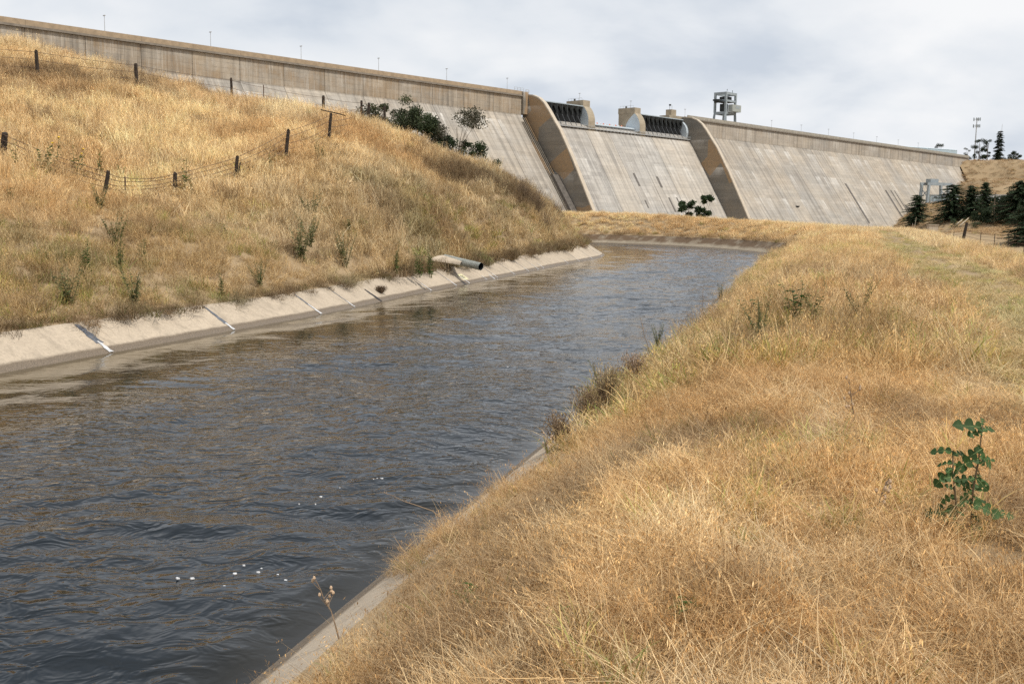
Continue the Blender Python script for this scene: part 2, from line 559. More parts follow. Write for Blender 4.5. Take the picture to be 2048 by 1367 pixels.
def joint_strip(parent, name, s, z0, z1, w0, w1, mat, wob=.012, lift=.006):
    m = 9
    V = []
    rr = random.Random(int(s * 100))
    for i in range(m):
        f = i / (m - 1)
        z = z0 + (z1 - z0) * f
        c, n = canal_at(s)
        w = (w0 + (w1 - w0) * f) * (.7 + .6 * rr.random()) / 2
        t = np.array([n[1], -n[0]])
        base = np.array([c[0], c[1]]) + n * (c[2] + SLOPE * z - lift * .53)
        o = rr.uniform(-wob, wob)
        for sg in (-1, 1):
            V.append((*(base + t * (o + sg * w)), z + lift * .85))
    F = [(2 * i, 2 * i + 1, 2 * i + 3, 2 * i + 2) for i in range(m - 1)]
    return obj(name, mesh(name, V, F, mat), parent)
def s_of(px, py, z=0.0):
    P = atz(px, py, z)
    return float(canal_coords([P[0]], [P[1]])[0][0])
# joints on the left side, where the photograph shows them
jl = [s_of(*q) for q in [(225, 705), (470, 660), (645, 628), (708, 614), (775, 603), (878, 582), (928, 572), (955, 567), (985, 560), (1010, 556), (1040, 549), (1068, 543), (1090, 539), (1113, 537), (1150, 527), (1175, 523), (1197, 518)]]
first = jl[0]
jl = list(np.arange(first - 4.2 * 8, first - .1, 4.2)) + jl
jl = sorted([j for j in jl if j > 2])
while jl[-1] < S_TOT - 8:
    jl.append(jl[-1] + 4.4)
for a, b in zip(jl[:-1], jl[1:]):
    sl = slab(1, a + .012, b - .012, M_LIN)
    k = jl.index(b)
    c, n = canal_at(b)
    tp = float(c[3])
    if abs(b - s_of(225, 705)) < .1:
        joint_strip(sl, 'joint_sealant', b, tp - .03, .2, .16, .20, M_TAR)
        joint_strip(sl, 'joint_mortar', b, .24, .015, .07, .12, M_WHITE, lift=.012)
    elif abs(b - s_of(470, 660)) < .1:
        joint_strip(sl, 'joint_sealant', b, tp - .02, .16, .07, .17, M_TAR)
        joint_strip(sl, 'joint_mortar', b, .18, .01, .06, .11, M_WHITE, lift=.012)
    elif abs(b - s_of(645, 628)) < .1:
        joint_strip(sl, 'joint_sealant', b, tp - .02, .16, .07, .1, M_TAR)
        joint_strip(sl, 'joint_mortar', b, .3, .01, .05, .11, M_WHITE, lift=.012)
    elif abs(b - s_of(775, 603)) < .1:
        joint_strip(sl, 'joint_sealant', b, .42, .01, .12, .18, M_BLACKTAR)
    elif b > s_of(645, 628):
        if random.random() < .45:
            joint_strip(sl, 'joint_sealant', b, tp - .02, .2, .05, .06, M_TAR)
        joint_strip(sl, 'joint_mortar', b, random.choice((.3, .2, .45, .22)), .01, .05, .09, M_WHITE, lift=.012)
jr = np.arange(3, S_TOT - 6, 4.3)
for a, b in zip(jr[:-1], jr[1:]):
    c, _ = canal_at(a)
    slab(-1, a + .012, b - .012, M_LINFAR if c[1] > 66 else M_LIN)

# ------------------------------------------------------------------ water
ds = .11
sa = np.arange(6, S_TOT - 4, ds)
la = np.linspace(-1, 1, 120)
c, nn = canal_at(sa)
S2, L2 = np.meshgrid(sa, la, indexing='ij')
LM = L2 * (c[2][:, None] + .04)
PX = c[0][:, None] + nn[:, 0][:, None] * LM
PY = c[1][:, None] + nn[:, 1][:, None] * LM
warp = fbm(S2 * .12, LM * .25, 9, 3) * 5
calm = .10 + .90 * sstep(3.9, -.6, LM + 2.2 * (fbm(S2 * .1, LM * .2, 12, 3) - .5) * 2)
calm = calm * (.55 + .75 * fbm(S2 * .16, LM * .3, 21, 3)) * sstep(1.0, .93, np.abs(L2))
def crest(v):
    v = 2 * v - 1
    return 1 - np.sqrt(v * v + .02)
r1 = crest(vn(S2 * .6 + warp, LM * .36 + warp * .5, 1))
r2 = crest(vn(S2 * 1.7 + warp * 1.4, LM * .95, 2))
r3 = crest(vn(S2 * 3.4 + warp * 2, LM * 2.0, 3))
H = calm * (.05 * (vn(S2 * .28 + warp * .4, LM * .38, 7) - .5) * 2 + .06 * (r1 - .5) * 1.3 + .05 * (r2 - .5) + .022 * (r3 - .5)) + (1 - np.clip(calm, 0, 1)) * sstep(1.0, .9, np.abs(L2)) * (.055 * (vn(S2 * .34 + warp * .3, LM * .75 + warp * .2, 15) - .5) + .018 * (vn(S2 * 1.1 + warp, LM * 1.6, 16) - .5))
V = np.c_[PX.ravel(), PY.ravel(), H.ravel()]
I = np.arange(V.shape[0]).reshape(S2.shape)
F = np.stack([I[:-1, :-1], I[:-1, 1:], I[1:, 1:], I[1:, :-1]], -1).reshape(-1, 4)[:, ::-1]
shallow = np.clip(sstep(.5, 1.0, L2) * .95 + (.12 * sstep(.5, 4.5, LM)) + .16 * sstep(.82, 1.0, -L2), 0, 1)
k = NT('canal_water')
v = k.objc()
att = k.n('ShaderNodeAttribute', attribute_name='shallow', attribute_type='GEOMETRY')
cm = k.n('ShaderNodeAttribute', attribute_name='chop', attribute_type='GEOMETRY')
col = k.mix(att, (.007, .011, .015, 1), (.085, .062, .028, 1))
n1 = k.noise(k.map(v, (1.0, 1.5, 1), rot=(0, 0, -.3)), 2.6, 2, .5, 1.2)
n2 = k.noise(k.map(v, (1.0, 1.4, 1), rot=(0, 0, -.5)), 7.5, 1.5, .5, .8)
hh = k.math('MULTIPLY', k.math('ADD', n1, k.math('MULTIPLY', n2, .16)), k.math('ADD', k.math('POWER', cm, 1.6), .11))
k.bump(hh, .6, .07)
k.put(k.bsdf.inputs['IOR'], 1.333)
M_WATER = k.done(col, .02, .47)
me = bpy.data.meshes.new('water')
me.vertices.add(len(V)); me.vertices.foreach_set('co', V.ravel())
me.loops.add(F.size); me.loops.foreach_set('vertex_index', F.ravel().astype(np.int32))
me.polygons.add(len(F)); me.polygons.foreach_set('loop_start', np.arange(0, F.size, 4, dtype=np.int32))
me.polygons.foreach_set('use_smooth', np.ones(len(F), bool))
for nm, arr in (('shallow', shallow), ('chop', np.clip(calm, 0, 1))):
    a = me.attributes.new(nm, 'FLOAT_COLOR', 'POINT')
    cc = np.ones((len(V), 4), np.float32); cc[:, :3] = arr.ravel()[:, None]
    a.data.foreach_set('color', cc.ravel())
me.materials.append(M_WATER)
me.update(calc_edges=True)
water = obj('water', me)
tag(water, 'dark rippled water flowing down the concrete lined canal', kind='structure')

# ================================================================== DAM
ZC = 51.0
OD = atz(1050, 183.5, ZC)
DV = np.array([.6885, .7253, 0]); DV /= np.linalg.norm(DV)
NV = np.array([DV[1], -DV[0], 0])
DAM_RZ = math.atan2(DV[1], DV[0])
ZB = -26.0                                            # valley floor
def dz(z):                                            # height below crest -> local z
    return z + ZC - ZB
def dam_pt(u, w, z):
    return OD * np.array([1, 1, 0]) + DV * u + NV * w + np.array([0, 0, ZC + z])

def dam_concrete(name, base, warm, dark, kind):
    k = NT(name)
    v = k.objc()
    sep = k.t.nodes.new('ShaderNodeSeparateXYZ')
    k.put(sep.inputs[0], v)
    x, y, z = sep.outputs
    rnd = k.n('ShaderNodeObjectInfo', out=5)
    broad = k.noise(k.map(v, (.05, .05, .09)), 1, 5, .6)
    if kind == 'wall':
        broad = k.noise(k.map(v, (.09, .09, .14)), 1, 5, .65)
    fine = k.noise(v, 1.3, 5, .65)
    # streaks run down the fall line: long in z and y, narrow in x
    off = k.n('ShaderNodeCombineXYZ', {0: k.math('MULTIPLY', rnd, 91.0), 1: k.math('MULTIPLY', rnd, 37.0), 2: 0.0})
    vs = k.n('ShaderNodeVectorMath', {0: v, 1: off}, operation='ADD')
    st1 = k.noise(k.map(vs, (.55, .012, .02)), 1, 4, .6)
    st2 = k.noise(k.map(vs, (1.6, .03, .05)), 1, 4, .65)
    st3 = k.noise(k.map(vs, (.9, .05, .09)), 1, 5, .7)
    col = k.mix(k.ramp(broad, [(.32, 0), (.68, 1)]), (*base, 1), (*warm, 1))
    col = k.mix(1.0, col, k.ramp(rnd, [(0, (.90, .91, .93)), (.5, (1, .99, .98)), (1, (1.06, 1.03, .99))]), 'MULTIPLY')
    col = k.mix(1.0, col, k.ramp(st1, [(.3, .66), (.5, 1.0), (.72, 1.12)]), 'MULTIPLY')
    zone = k.ramp(k.noise(k.map(v, (.028, .03, .05), loc=(3, 1, 7)), 1, 4, .6), [(.38, .12), (.6, 1)])
    col = k.mix(k.math('MULTIPLY', zone, k.ramp(st2, [(.45, 0), (.7, .9)])), col, (*dark, 1))
    # white lime bleeding: starts at a lift joint and runs down
    per = 6.5 if kind == 'wall' else 13.0
    cell = k.math('FLOOR', k.math('DIVIDE', z, per))
    fr = k.math('FRACT', k.math('DIVIDE', z, per))
    cx = k.math('FLOOR', k.math('DIVIDE', k.math('ADD', x, k.math('MULTIPLY', cell, 3.7)), 5.2))
    cv = k.n('ShaderNodeCombineXYZ', {0: cx, 1: cell, 2: 3.0})
    wn_ = k.n('ShaderNodeTexWhiteNoise', {'Vector': cv}, noise_dimensions='3D')
    on = k.ramp(wn_, [(.62, 0), (.8, 1)])
    lime = k.math('MULTIPLY', k.math('MULTIPLY', on, k.ramp(fr, [(.25, 0), (.97, 1), (1, .6)])), k.ramp(st3, [(.42, 0), (.66, 1)]))
    col = k.mix(k.math('MULTIPLY', lime, .8 if kind != 'upper' else .55), col, (.66, .63, .58, 1))
    # block tints of the lifts
    lift = 1.55
    lz = k.math('DIVIDE', z, lift)
    lc = k.n('ShaderNodeCombineXYZ', {0: k.math('FLOOR', k.math('DIVIDE', x, 7.8)), 1: k.math('FLOOR', lz), 2: 1.0})
    lw = k.n('ShaderNodeTexWhiteNoise', {'Vector': lc}, noise_dimensions='3D')
    col = k.mix(1.0, col, k.ramp(lw, [(0, .9), (1, 1.08)]), 'MULTIPLY')
    lf = k.math('FRACT', lz)
    ln = k.math('MULTIPLY', k.ramp(lf, [(0, 1), (.1, 0)]), k.ramp(k.noise(k.map(v, (.35, 1, .6)), 1, 3), [(.4, .15), (.6, .8)]))
    col = k.mix(k.math('MULTIPLY', ln, .8), col, (*[d * .8 for d in dark], 1))
    if kind in ('upper', 'upper2'):                                # stained vertical part under the parapet
        pan = k.math('FRACT', k.math('DIVIDE', x, 1.95))
        pl = k.ramp(pan, [(0, .7), (.05, 0)])
        drip = k.noise(k.map(vs, (1.9, .3, .1)), 1, 4, .65)
        brown = k.ramp(k.noise(k.map(vs, (.12, .1, .25)), 1, 4, .6), [(.4, 0), (.6, 1)])
        col = k.mix(k.math('MULTIPLY', k.math('MULTIPLY', brown, .9 if kind == 'upper' else .3), k.ramp(drip, [(.36, .85), (.62, .1)])), col, (.30, .21, .125, 1))
        col = k.mix(k.ramp(drip, [(.58, 0), (.75, .65)]), col, (.56, .50, .43, 1))
        col = k.mix(k.math('MULTIPLY', pl, .4), col, (*dark, 1))
    if kind == 'wall':
        vo = k.n('ShaderNodeTexVoronoi', {'Vector': k.map(v, (1, .085, .07), rot=(.6, 0, 0)), 'Scale': 1.0}, out=1)
        patch = k.math('FRACT', k.math('MULTIPLY', k.n('ShaderNodeSeparateColor', {0: vo}), 7.3))
        col = k.mix(k.math('MULTIPLY', k.ramp(patch, [(.6, 0), (.64, .8)]), k.ramp(fine, [(.25, .6), (.6, 1)])), col, (.36, .235, .125, 1))
    col = k.mix(1.0, col, k.ramp(fine, [(.3, .9), (.7, 1.06)]), 'MULTIPLY')
    k.bump(k.math('ADD', fine, k.math('MULTIPLY', ln, -.4)), .4, .12)
    return k.done(col, .9, .2)
M_DFACE = dam_concrete('dam_face_concrete', (.375, .35, .31), (.42, .365, .295), (.19, .17, .15), 'face')
M_DUP = dam_concrete('dam_upper_concrete', (.345, .315, .27), (.385, .325, .25), (.13, .115, .10), 'upper')
M_DUPR = dam_concrete('dam_upper_right_concrete', (.40, .37, .325), (.425, .375, .31), (.2, .18, .155), 'upper2')
M_DSPILL = dam_concrete('spillway_concrete', (.42, .40, .365), (.44, .40, .345), (.21, .195, .18), 'spill')
M_DWALL = dam_concrete('training_wall_concrete', (.215, .20, .175), (.25, .215, .17), (.10, .09, .075), 'wall')
M_PARA = plain('brown_parapet_concrete', (.36, .275, .185), .9, .2, .7)
M_PARAR = plain('grey_parapet_concrete', (.34, .31, .255), .9, .25, .7)
M_LITCOPING = plain('lit_coping_concrete', (.50, .43, .34), .9, .15, .6)
M_PIER = plain('tan_pier_concrete', (.36, .305, .225), .9, .22, .35)
M_LEDGE = plain('ledge_concrete', (.22, .19, .155), .9, .25, .8)
M_STEEL = plain('grey_painted_steel', (.30, .34, .36), .55, .2, .6)
M_PALESTEEL = plain('pale_blue_steel', (.50, .56, .60), .5, .12, .4)
M_DARKSTEEL = plain('dark_gate_steel', (.045, .05, .05), .7, .5, .5)
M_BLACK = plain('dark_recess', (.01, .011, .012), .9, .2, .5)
M_GALV = plain('galvanised_steel', (.42, .43, .43), .5, .2, 2)
M_ROAD = plain('crest_roadway', (.14, .135, .125), .9, .2, .5)

DB = OD * np.array([1, 1, 0]) + np.array([0, 0, ZB])
dam = empty('dam', tuple(DB), DAM_RZ)
tag(dam, 'long streaked grey concrete gravity dam with a gated spillway filling the background', 'dam')
def lp(w, z):                                          # (w,z) profile -> local (y,z)
    return (-w, dz(z))
BOT = -77.0
GAP = .07
def monolith(u0, u1, slope=.70, w0=0.0):
    up = MB().prism([lp(-6, -2.1), lp(-6, -9.0), lp(0, -9.0), lp(0, -2.1)][::-1], u0 + GAP, u1 - GAP)
    b = up.build('wall_panel', M_DUP if u0 < 0 else M_DUPR, dam)
    lo = MB().prism([lp(-6, -9.003), lp(-6, BOT), lp(slope * (-9 - BOT), BOT), lp(.05, -9.35), lp(.05, -9.003)][::-1], u0 + GAP, u1 - GAP)
    f = lo.build('face_block', M_DFACE, dam)
    return b, f
uj = -2.0
edges = []
while uj > -300:
    edges.append((uj - 15.6, uj)); uj -= 15.6
U_L0 = edges[-1][0]
ur = 114.0
U_R1 = 486.0
while ur < U_R1 - 1:
    edges.append((ur, min(ur + 15.5, U_R1))); ur += 15.5
for a, b in edges:
    monolith(a, b)
# dark core behind the contraction joints
core = MB()
for a, b in ((U_L0, -2.0), (114.0, U_R1)):
    core.prism([lp(-5.6, -2.3), lp(-5.6, BOT), lp(.70 * (-9 - BOT) - .35, BOT), lp(-.3, -9.4), lp(-.3, -2.3)][::-1], a + .3, b - .3)
core.build('joint_core', M_LEDGE, dam)
# parapet, ledge and roadway along the crest
for a, b, mt in ((U_L0, -1.6, M_PARA), (113.6, U_R1, M_PARAR)):
    n = max(1, int(round((b - a) / 15.6)))
    for i in range(n):
        x0, x1 = a + (b - a) * i / n + .02, a + (b - a) * (i + 1) / n - .02
        MB().box(x0, x1, -.28, .12, dz(-1.55), dz(0)).build('parapet_panel', mt, dam)
    MB().box(a, b, -.72, .3, dz(-2.05), dz(-1.553)).build('ledge', M_LEDGE, dam)
    MB().box(a, b, -.72, -.64, dz(-1.55), dz(-1.47)).build('ledge_rail', M_LEDGE, dam)
    MB().box(a, b, .3, 5.5, dz(-1.4), dz(-1.05)).build('roadway', M_ROAD, dam)
    MB().box(a, b, 5.5, 5.9, dz(-2.1), dz(-.1)).build('rear_parapet', mt, dam)
# spillway
SPE = np.linspace(2.6, 111.9, 8)
SPU = .62
for a, b in zip(SPE[:-1], SPE[1:]):
    prof = [lp(-7, BOT), lp(-7, -12), lp(-5, -10.7), lp(-2.5, -10.2), lp(0, -10.4), lp(1.6, -11.2), lp(3, -12.6), lp(5.0, -15.3)]
    top = -15.3
    prof += [lp(5.0 + SPU * (top - z), z) for z in (-30, -50, BOT)]
    MB().prism(prof, a + GAP, b - GAP).build('spillway_block', M_DSPILL, dam)
MB().box(2.2, 112.3, 1.5, 7.2, dz(BOT), dz(-11.2)).build('spillway_core', M_LEDGE, dam)
# training walls
WPROF = [(-2, -1.0), (0, -1.05), (3.2, -1.5), (6.4, -2.7), (9.1, -4.7), (11.8, -7.9), (14.9, -12.1), (17.6, -15.5), (24.8, -27.4), (34.5, -45.4), (51.5, BOT)]
for u0, u1 in ((.9, 2.55), (112.0, 113.8)):
    poly = [lp(w, z) for w, z in WPROF] + [lp(-2, BOT)]
    wl = MB().prism(poly[::-1], u0, u1).build('training_wall', M_DWALL, dam)
    cb = MB()
    V, F = [], []
    cop = WPROF[:-1] + [WPROF[-1]]
    for i, (w, z) in enumerate(cop):
        a, b = cop[max(i - 1, 0)], cop[min(i + 1, len(cop) - 1)]
        d = np.array([b[0] - a[0], b[1] - a[1]]); d = d / np.hypot(*d)
        nrm = np.array([-d[1], d[0]])
        for uu, o in ((u0 - .12, -.25), (u0 - .12, .22), (u1 + .12, .22), (u1 + .12, -.25)):
            p = np.array([w, z]) + nrm * o
            V.append((uu, -p[0], dz(p[1])))
    m = len(cop)
    for i in range(m - 1):
        for q in range(4):
            F.append((i * 4 + q, i * 4 + (q + 1) % 4, (i + 1) * 4 + (q + 1) % 4, (i + 1) * 4 + q))
    F += [(0, 3, 2, 1), tuple((m - 1) * 4 + q for q in range(4))]
    obj('coping', mesh('coping', V, F, M_LITCOPING), wl)  # pale tone: light on the wall's top edge is in the colour
# buttress, abutment blocks and handrails beside the left wall
MB().box(-2.0, .9, -1.0, 3, dz(-8.8), dz(-.2)).build('buttress', M_DWALL, dam)
MB().box(-1.6, 5.5, 3.02, 8, dz(-3), dz(-.35)).build('abutment_block', M_PARA, dam)
hr = MB()
for x in (-4.5, -2.6, -.9, .9):
    hr.bar((x, 1.5, dz(-.4)), (x, 1.5, dz(1.5)), .09)
hr.bar((-4.5, 1.5, dz(1.5)), (.9, 1.5, dz(1.5)), .09).bar((-4.5, 1.5, dz(.8)), (.9, 1.5, dz(.8)), .09)
hr2 = MB()
for x in (3.2, 5.0):
    hr2.bar((x, 2.5, dz(-.4)), (x, 2.5, dz(1.3)), .12)
hr2.bar((3.2, 2.5, dz(1.3)), (5.0, 2.5, dz(1.3)), .12).bar((3.2, 2.5, dz(.6)), (5.0, 2.5, dz(.6)), .12)
hr.build('handrail', M_GALV, dam)
hr2.build('handrail', M_GALV, dam)
# narrow dark strips laid on the faces
def recess(u, z0, z1, wd, slope, woff, mat, lift=.06):
    V = []
    for z in (z0, z1):
        w = woff(z)
        for du in (-wd / 2, wd / 2):
            V.append((u + du, -(w + lift), dz(z)))
        for du in (-wd / 2, wd / 2):
            V.append((u + du, -(w - .3), dz(z)))
    F = [(0, 1, 5, 4), (2, 6, 7, 3), (0, 4, 6, 2), (1, 3, 7, 5), (0, 2, 3, 1), (4, 5, 7, 6)]
    return obj('face_strip', mesh('face_strip', V, F, mat), dam)
M_DARKFACE = plain('dark_wet_streak', (.13, .115, .1), .6, .35, .8)
fw = lambda z: .70 * (-9 - z)
sw = lambda z: 5.0 + SPU * (-15.3 - z)
def onface(px, py, wf):
    u, z = 0.0, -20.0
    for _ in range(12):
        w = wf(z)
        r = ray(px, py)
        o = dam_pt(0, w, 0)
        t = ((o - CAM) @ NV) / (r @ NV)
        P = CAM + r * t
        u, z2 = (P - dam_pt(0, 0, 0)) @ DV, P[2] - ZC
        z = .5 * z + .5 * z2
    return u, z
for a, b, wd, wf in [((1691, 367), (1739, 446), 2.1, fw), ((1771, 380), (1806, 436), 2.0, fw), ((1790, 381), (1815, 425), .8, fw), ((1782, 380), (1806, 420), .7, fw),
                     ((1266, 346), (1280, 372), 1.3, sw), ((1311, 353), (1326, 375), 1.7, sw), ((1337, 395), (1352, 424), 1.2, sw), ((1352, 395), (1366, 420), .9, sw), ((1290, 400), (1297, 416), .8, sw)]:
    (u0, z0), (u1, z1) = onface(*a, wf), onface(*b, wf)
    recess((u0 + u1) / 2, z0, z1, wd, .7, wf, M_DARKFACE)
gut = MB()
for u0, z0, wd in ((-1.2, -10.2, .5), (-3.4, -12.0, .45)):
    for dx in (-wd, wd):
        gut.bar((u0 + dx, -(fw(z0) + .05), dz(z0)), (u0 + dx, -(fw(BOT) + .05), dz(BOT)), .22, .5)
gut.build('stair_kerb', M_DWALL, dam)
(u0, z0) = onface(1108, 348, fw)
MB().prism([lp(fw(z0) - .5, z0), lp(fw(z0) + 1.6, z0 - .2), lp(fw(BOT) + 1.6, BOT), lp(fw(BOT) - .5, BOT)][::-1], -2.9, .85).build('dark_wedge', M_DARKFACE, dam)  # dark wedge standing proud of the face beside the left wall

# piers with hoist houses
PNOSE = [(0, -2.45), (.7, -3.0), (1.35, -3.75), (2.0, -4.75), (2.6, -6.0), (2.95, -7.1), (3.1, -8.6), (3.1, -10.6), (3.1, -14.5)]
for i, (u0, u1) in enumerate(((36, 40.3), (72, 76.2))):
    body = MB().prism([lp(w, z) for w, z in PNOSE][::-1] + [lp(-9, -2.45), lp(-9, -14.5)], u0, u1)
    pb = body.build('pier', M_PIER, dam)
    hs = MB().prism([(u0 - .12, 9.2), (u0 - .12, -.02), (u1 + .12, -.02), (u1 + .12, 9.2)], 0, 1)
    hv = [(y, z, dz(-2.448) + x * 2.5) for x, y, z in hs.V]
    hh_ = obj('hoist_house', mesh('hoist_house', hv, hs.F, M_PIER), pb)
    rb = MB()
    for y in np.linspace(1, 8.5, 5):
        rb.bar((u0 + .3, y, dz(.05)), (u0 + .3, y, dz(1.0)), .07)
    rb.bar((u0 + .3, 1, dz(1.0)), (u0 + .3, 8.5, dz(1.0)), .07)
    rb.build('roof_rail', M_GALV, pb)
    MB().box(u0 + .6, u0 + 1.2, 5.2, 5.8, dz(.05), dz(.9)).build('roof_vent', M_DARKSTEEL, pb)
    # painted seal plate on the flank of the pier
    arc = [lp(w, z) for w, z in PNOSE[:-1]]
    arc2 = [lp(-4.9, -9.0), lp(-4.7, -7.3), lp(-3.9, -6.1), lp(-3.0, -5.0), lp(-1.5, -3.6)]
    pl = MB().prism([(y + (.12 if q < 8 else 0), z - (.15 if q < 2 else 0)) for q, (y, z) in enumerate(arc)] + [lp(-4.9, -10.6)] + arc2, u0 - .09, u0 - .012)
    pl.build('seal_plate', M_PALESTEEL, pb)
plr = MB().prism([lp(-2.3, -2.65), lp(-.3, -3.7), lp(1.0, -5.0), lp(1.85, -6.6), lp(2.2, -8.6), lp(1.8, -10.8), lp(-1.5, -10.8), lp(-2.3, -6)][::-1], 110.2, 111.95)
plr.build('seal_plate', M_PALESTEEL, dam)
# drum gates: two raised (steel skeleton in view), the middle one lowered
M_STRUT = plain('grey_strut_steel', (.085, .09, .095), .6, .3, 1)
def raised_gate(a, b):
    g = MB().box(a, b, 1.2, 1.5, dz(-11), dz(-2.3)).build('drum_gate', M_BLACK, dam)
    sk = MB()                                          # curved upper skin
    prof = [(-1.6, -2.2), (.1, -2.35), (.25, -2.75), (-1.6, -2.75)]
    MB().prism([lp(*q) for q in prof][::-1], a, b).build('gate_lip', M_STEEL, g)
    n = max(8, int((b - a) / 3.1))
    st = (b - a) / n
    for i in range(n):                                  # arched web plates
        c0, c1 = a + st * i, a + st * (i + 1)
        m = 7
        V, F = [], []
        for j in range(m + 1):
            t = j / m
            x = c0 + st * t
            zz = -6.6 + 2.9 * math.sin(math.pi * t) ** .6
            V += [(x, .2, dz(-2.76)), (x, .75, dz(zz)), (x, .05, dz(-2.76)), (x, .6, dz(zz))]
        for j in range(m):
            q = 4 * j
            F += [(q, q + 1, q + 5, q + 4), (q + 2, q + 6, q + 7, q + 3), (q + 1, q + 3, q + 7, q + 5), (q, q + 4, q + 6, q + 2)]
        obj('arch_web', mesh('arch_web', V, F, M_DARKSTEEL), g)
        MB().bar((c0, .7, dz(-5.9)), (c0, -2.6, dz(-11.4)), .2, .26).build('strut', M_STRUT, g)
        MB().box(c0 - .2, c0 + .2, -.05, .55, dz(-6.5), dz(-2.8)).build('rib', M_DARKSTEEL, g)
    MB().prism([lp(-1.1, -9.6), lp(-1.1, -10.1), lp(3.2, -12.0), lp(3.2, -11.5)], a, b).build('sill', M_DSPILL, g)
raised_gate(2.7, 35.85)
raised_gate(76.4, 110.1)
gm = MB().prism([lp(-5.6, -8.3), lp(-3.6, -8.55), lp(-1, -8.9), lp(.4, -9.3), lp(.4, -9.75), lp(-1, -9.4), lp(-3.6, -9.1), lp(-5.6, -8.9)][::-1], 40.4, 71.85).build('drum_gate', M_PALESTEEL, dam)
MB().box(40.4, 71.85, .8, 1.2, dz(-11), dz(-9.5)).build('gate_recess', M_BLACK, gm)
M_BUOY = plain('orange_buoy_plastic', (.62, .2, .12), .5, .2, 1)
for i in range(14):
    x = 41.5 + i * 2.2
    MB().tube([(x, 6.2, dz(-8.4)), (x + .7, 6.2, dz(-7.9)), (x + 1.5, 6.2, dz(-8.3))], [.12, .34, .12], 6).build('buoy', M_BUOY if i % 2 else M_WHITE, gm)
# walkway along the spillway lip
wk = MB().box(2.8, 111.8, -3.6, -2.6, dz(-11.95), dz(-11.65)).build('walkway', M_GALV, dam)
for z in (-10.6, -11.1):
    MB().box(2.8, 111.8, -3.55, -3.45, dz(z), dz(z) + .09).build('handrail', M_GALV, wk)
pm = MB().box(-.06, .06, -3.56, -3.44, dz(-11.9), dz(-10.5)).V
pme = mesh('rail_post', pm, MB().box(0, 1, 0, 1, 0, 1).F, M_GALV)
bme = MB().prism([(-3.6, dz(-11.96)), (-2.2, dz(-11.96)), (-2.2, dz(-13.2)), (-2.5, dz(-13.2))], -.14, .14)
bme = mesh('shadow_tooth', bme.V, bme.F, M_LEDGE)  # dark teeth added for the shadows under the walkway
for i, x in enumerate(np.arange(3.5, 111.5, 2.45)):
    o = obj('rail_post', pme, wk, (x, 0, 0))
    o = obj('shadow_tooth', bme, wk, (x + .3, 0, 0))
# right abutment hoist block and kiosk
MB().box(103.5, 113.55, 3.2, 9, dz(-3), dz(-.55)).build('abutment_block', M_PIER, dam)
kio = MB().box(107.5, 111.5, 5, 8.2, dz(-.548), dz(2.5)).build('kiosk', M_PIER, dam)
kb = MB().bar((108.2, 6.5, dz(2.5)), (108.2, 6.5, dz(4.9)), .12).box(107.9, 108.9, 6.2, 6.8, dz(4.3), dz(5.0)).bar((110, 6.5, dz(2.5)), (110, 6.5, dz(4.6)), .08)
kb.build('camera_mast', M_DARKSTEEL, kio)

# lamp posts on the crest: each a thing
def local_thing(name, u, w, z, rz=DAM_RZ):
    P = dam_pt(u, w, z)
    return empty(name, tuple(P), rz)
def lamp(u, w, z, h, label):
    t = local_thing('lamp_post', u, w, z)
    tag(t, label, 'lamp post', 'lamp posts along the dam crest')
    MB().tube([(0, 0, 0), (0, 0, h)], [.09, .06], 6).build('pole', M_GALV, t)
    MB().box(-.16, .16, -.5, .5, h, h + .18).build('lamp_head', M_GALV, t)
    MB().box(-.2, .2, -.2, .2, -.1, .25).build('base', M_GALV, t)
us = [onface(px, py, lambda z: 0)[0] for px, py in [(213, 65), (425, 95), (606, 118), (761, 140), (897, 163), (1018, 180)]]
for u, lb in zip(us, ['slim lamp post on the dam crest above the first ridge fence posts, nearest of all', 'lamp post on the left crest, second from the left edge of the picture',
                      'lamp post on the crest above the T post, third from the left edge', 'lamp post on the crest above the shrubs, fourth from the left edge',
                      'lamp post on the crest two back from the left training wall', 'lamp post on the crest just left of the left training wall']):
    lamp(u, -1.0, -1.0, 5.2, lb)
lamp(38.9, -4.5, .05, 3.2, 'short lamp post on the roof of the left spillway pier')
lamp(74.9, -4.5, .05, 3.2, 'short lamp post on the roof of the right spillway pier')
lamp(114.5, -2, -.6, 3.4, 'lamp post beside the top of the right training wall')
for i, u in enumerate([195, 228, 261, 294, 327, 360, 393]):
    lamp(u, -1.0, -1.0, 4.6, ['slender lamp post on the right crest, first one past the gantry crane', 'second lamp post to the right of the crane on the crest', 'third lamp post to the right of the crane on the crest',
                              'fourth lamp post right of the crane on the crest', 'fifth lamp post right of the crane on the crest', 'last lamp post before the pale blue crest shed',
                              'lamp post standing behind the pale blue crest shed'][i])

# gantry crane standing on the crest
gc = local_thing('gantry_crane', 149.3, -1.4, -1.05)
tag(gc, 'tall grey steel gantry crane with a box cabin standing on the dam crest', 'crane')
GW, GD, GH = 9.0, 6.2, 15.4
for x, y in ((0, 0), (GW, 0), (0, GD), (GW, GD)):
    sx, sy = (-.35 if x == 0 else .1), (-.3 if y == 0 else .5)
    MB().bar((x + sx, y + sy, .3), (x, y, 5.5), 1.25, 1.25, w2=1.0).bar((x, y, 5.5), (x, y, GH), 1.0, 1.0).build('leg', M_STEEL, gc)
for z, h in ((GH - .6, 1.2), (GH - 4.2, .9), (5.2, 1.2)):
    r = MB()
    r.bar((.5, 0, z), (GW - .5, 0, z), .8, h).bar((.5, GD, z), (GW - .5, GD, z), .8, h).bar((0, .5, z - .002), (0, GD - .5, z - .002), .8, h).bar((GW, .5, z - .002), (GW, GD - .5, z - .002), .8, h)
    r.build('ring_beam', M_STEEL, gc)
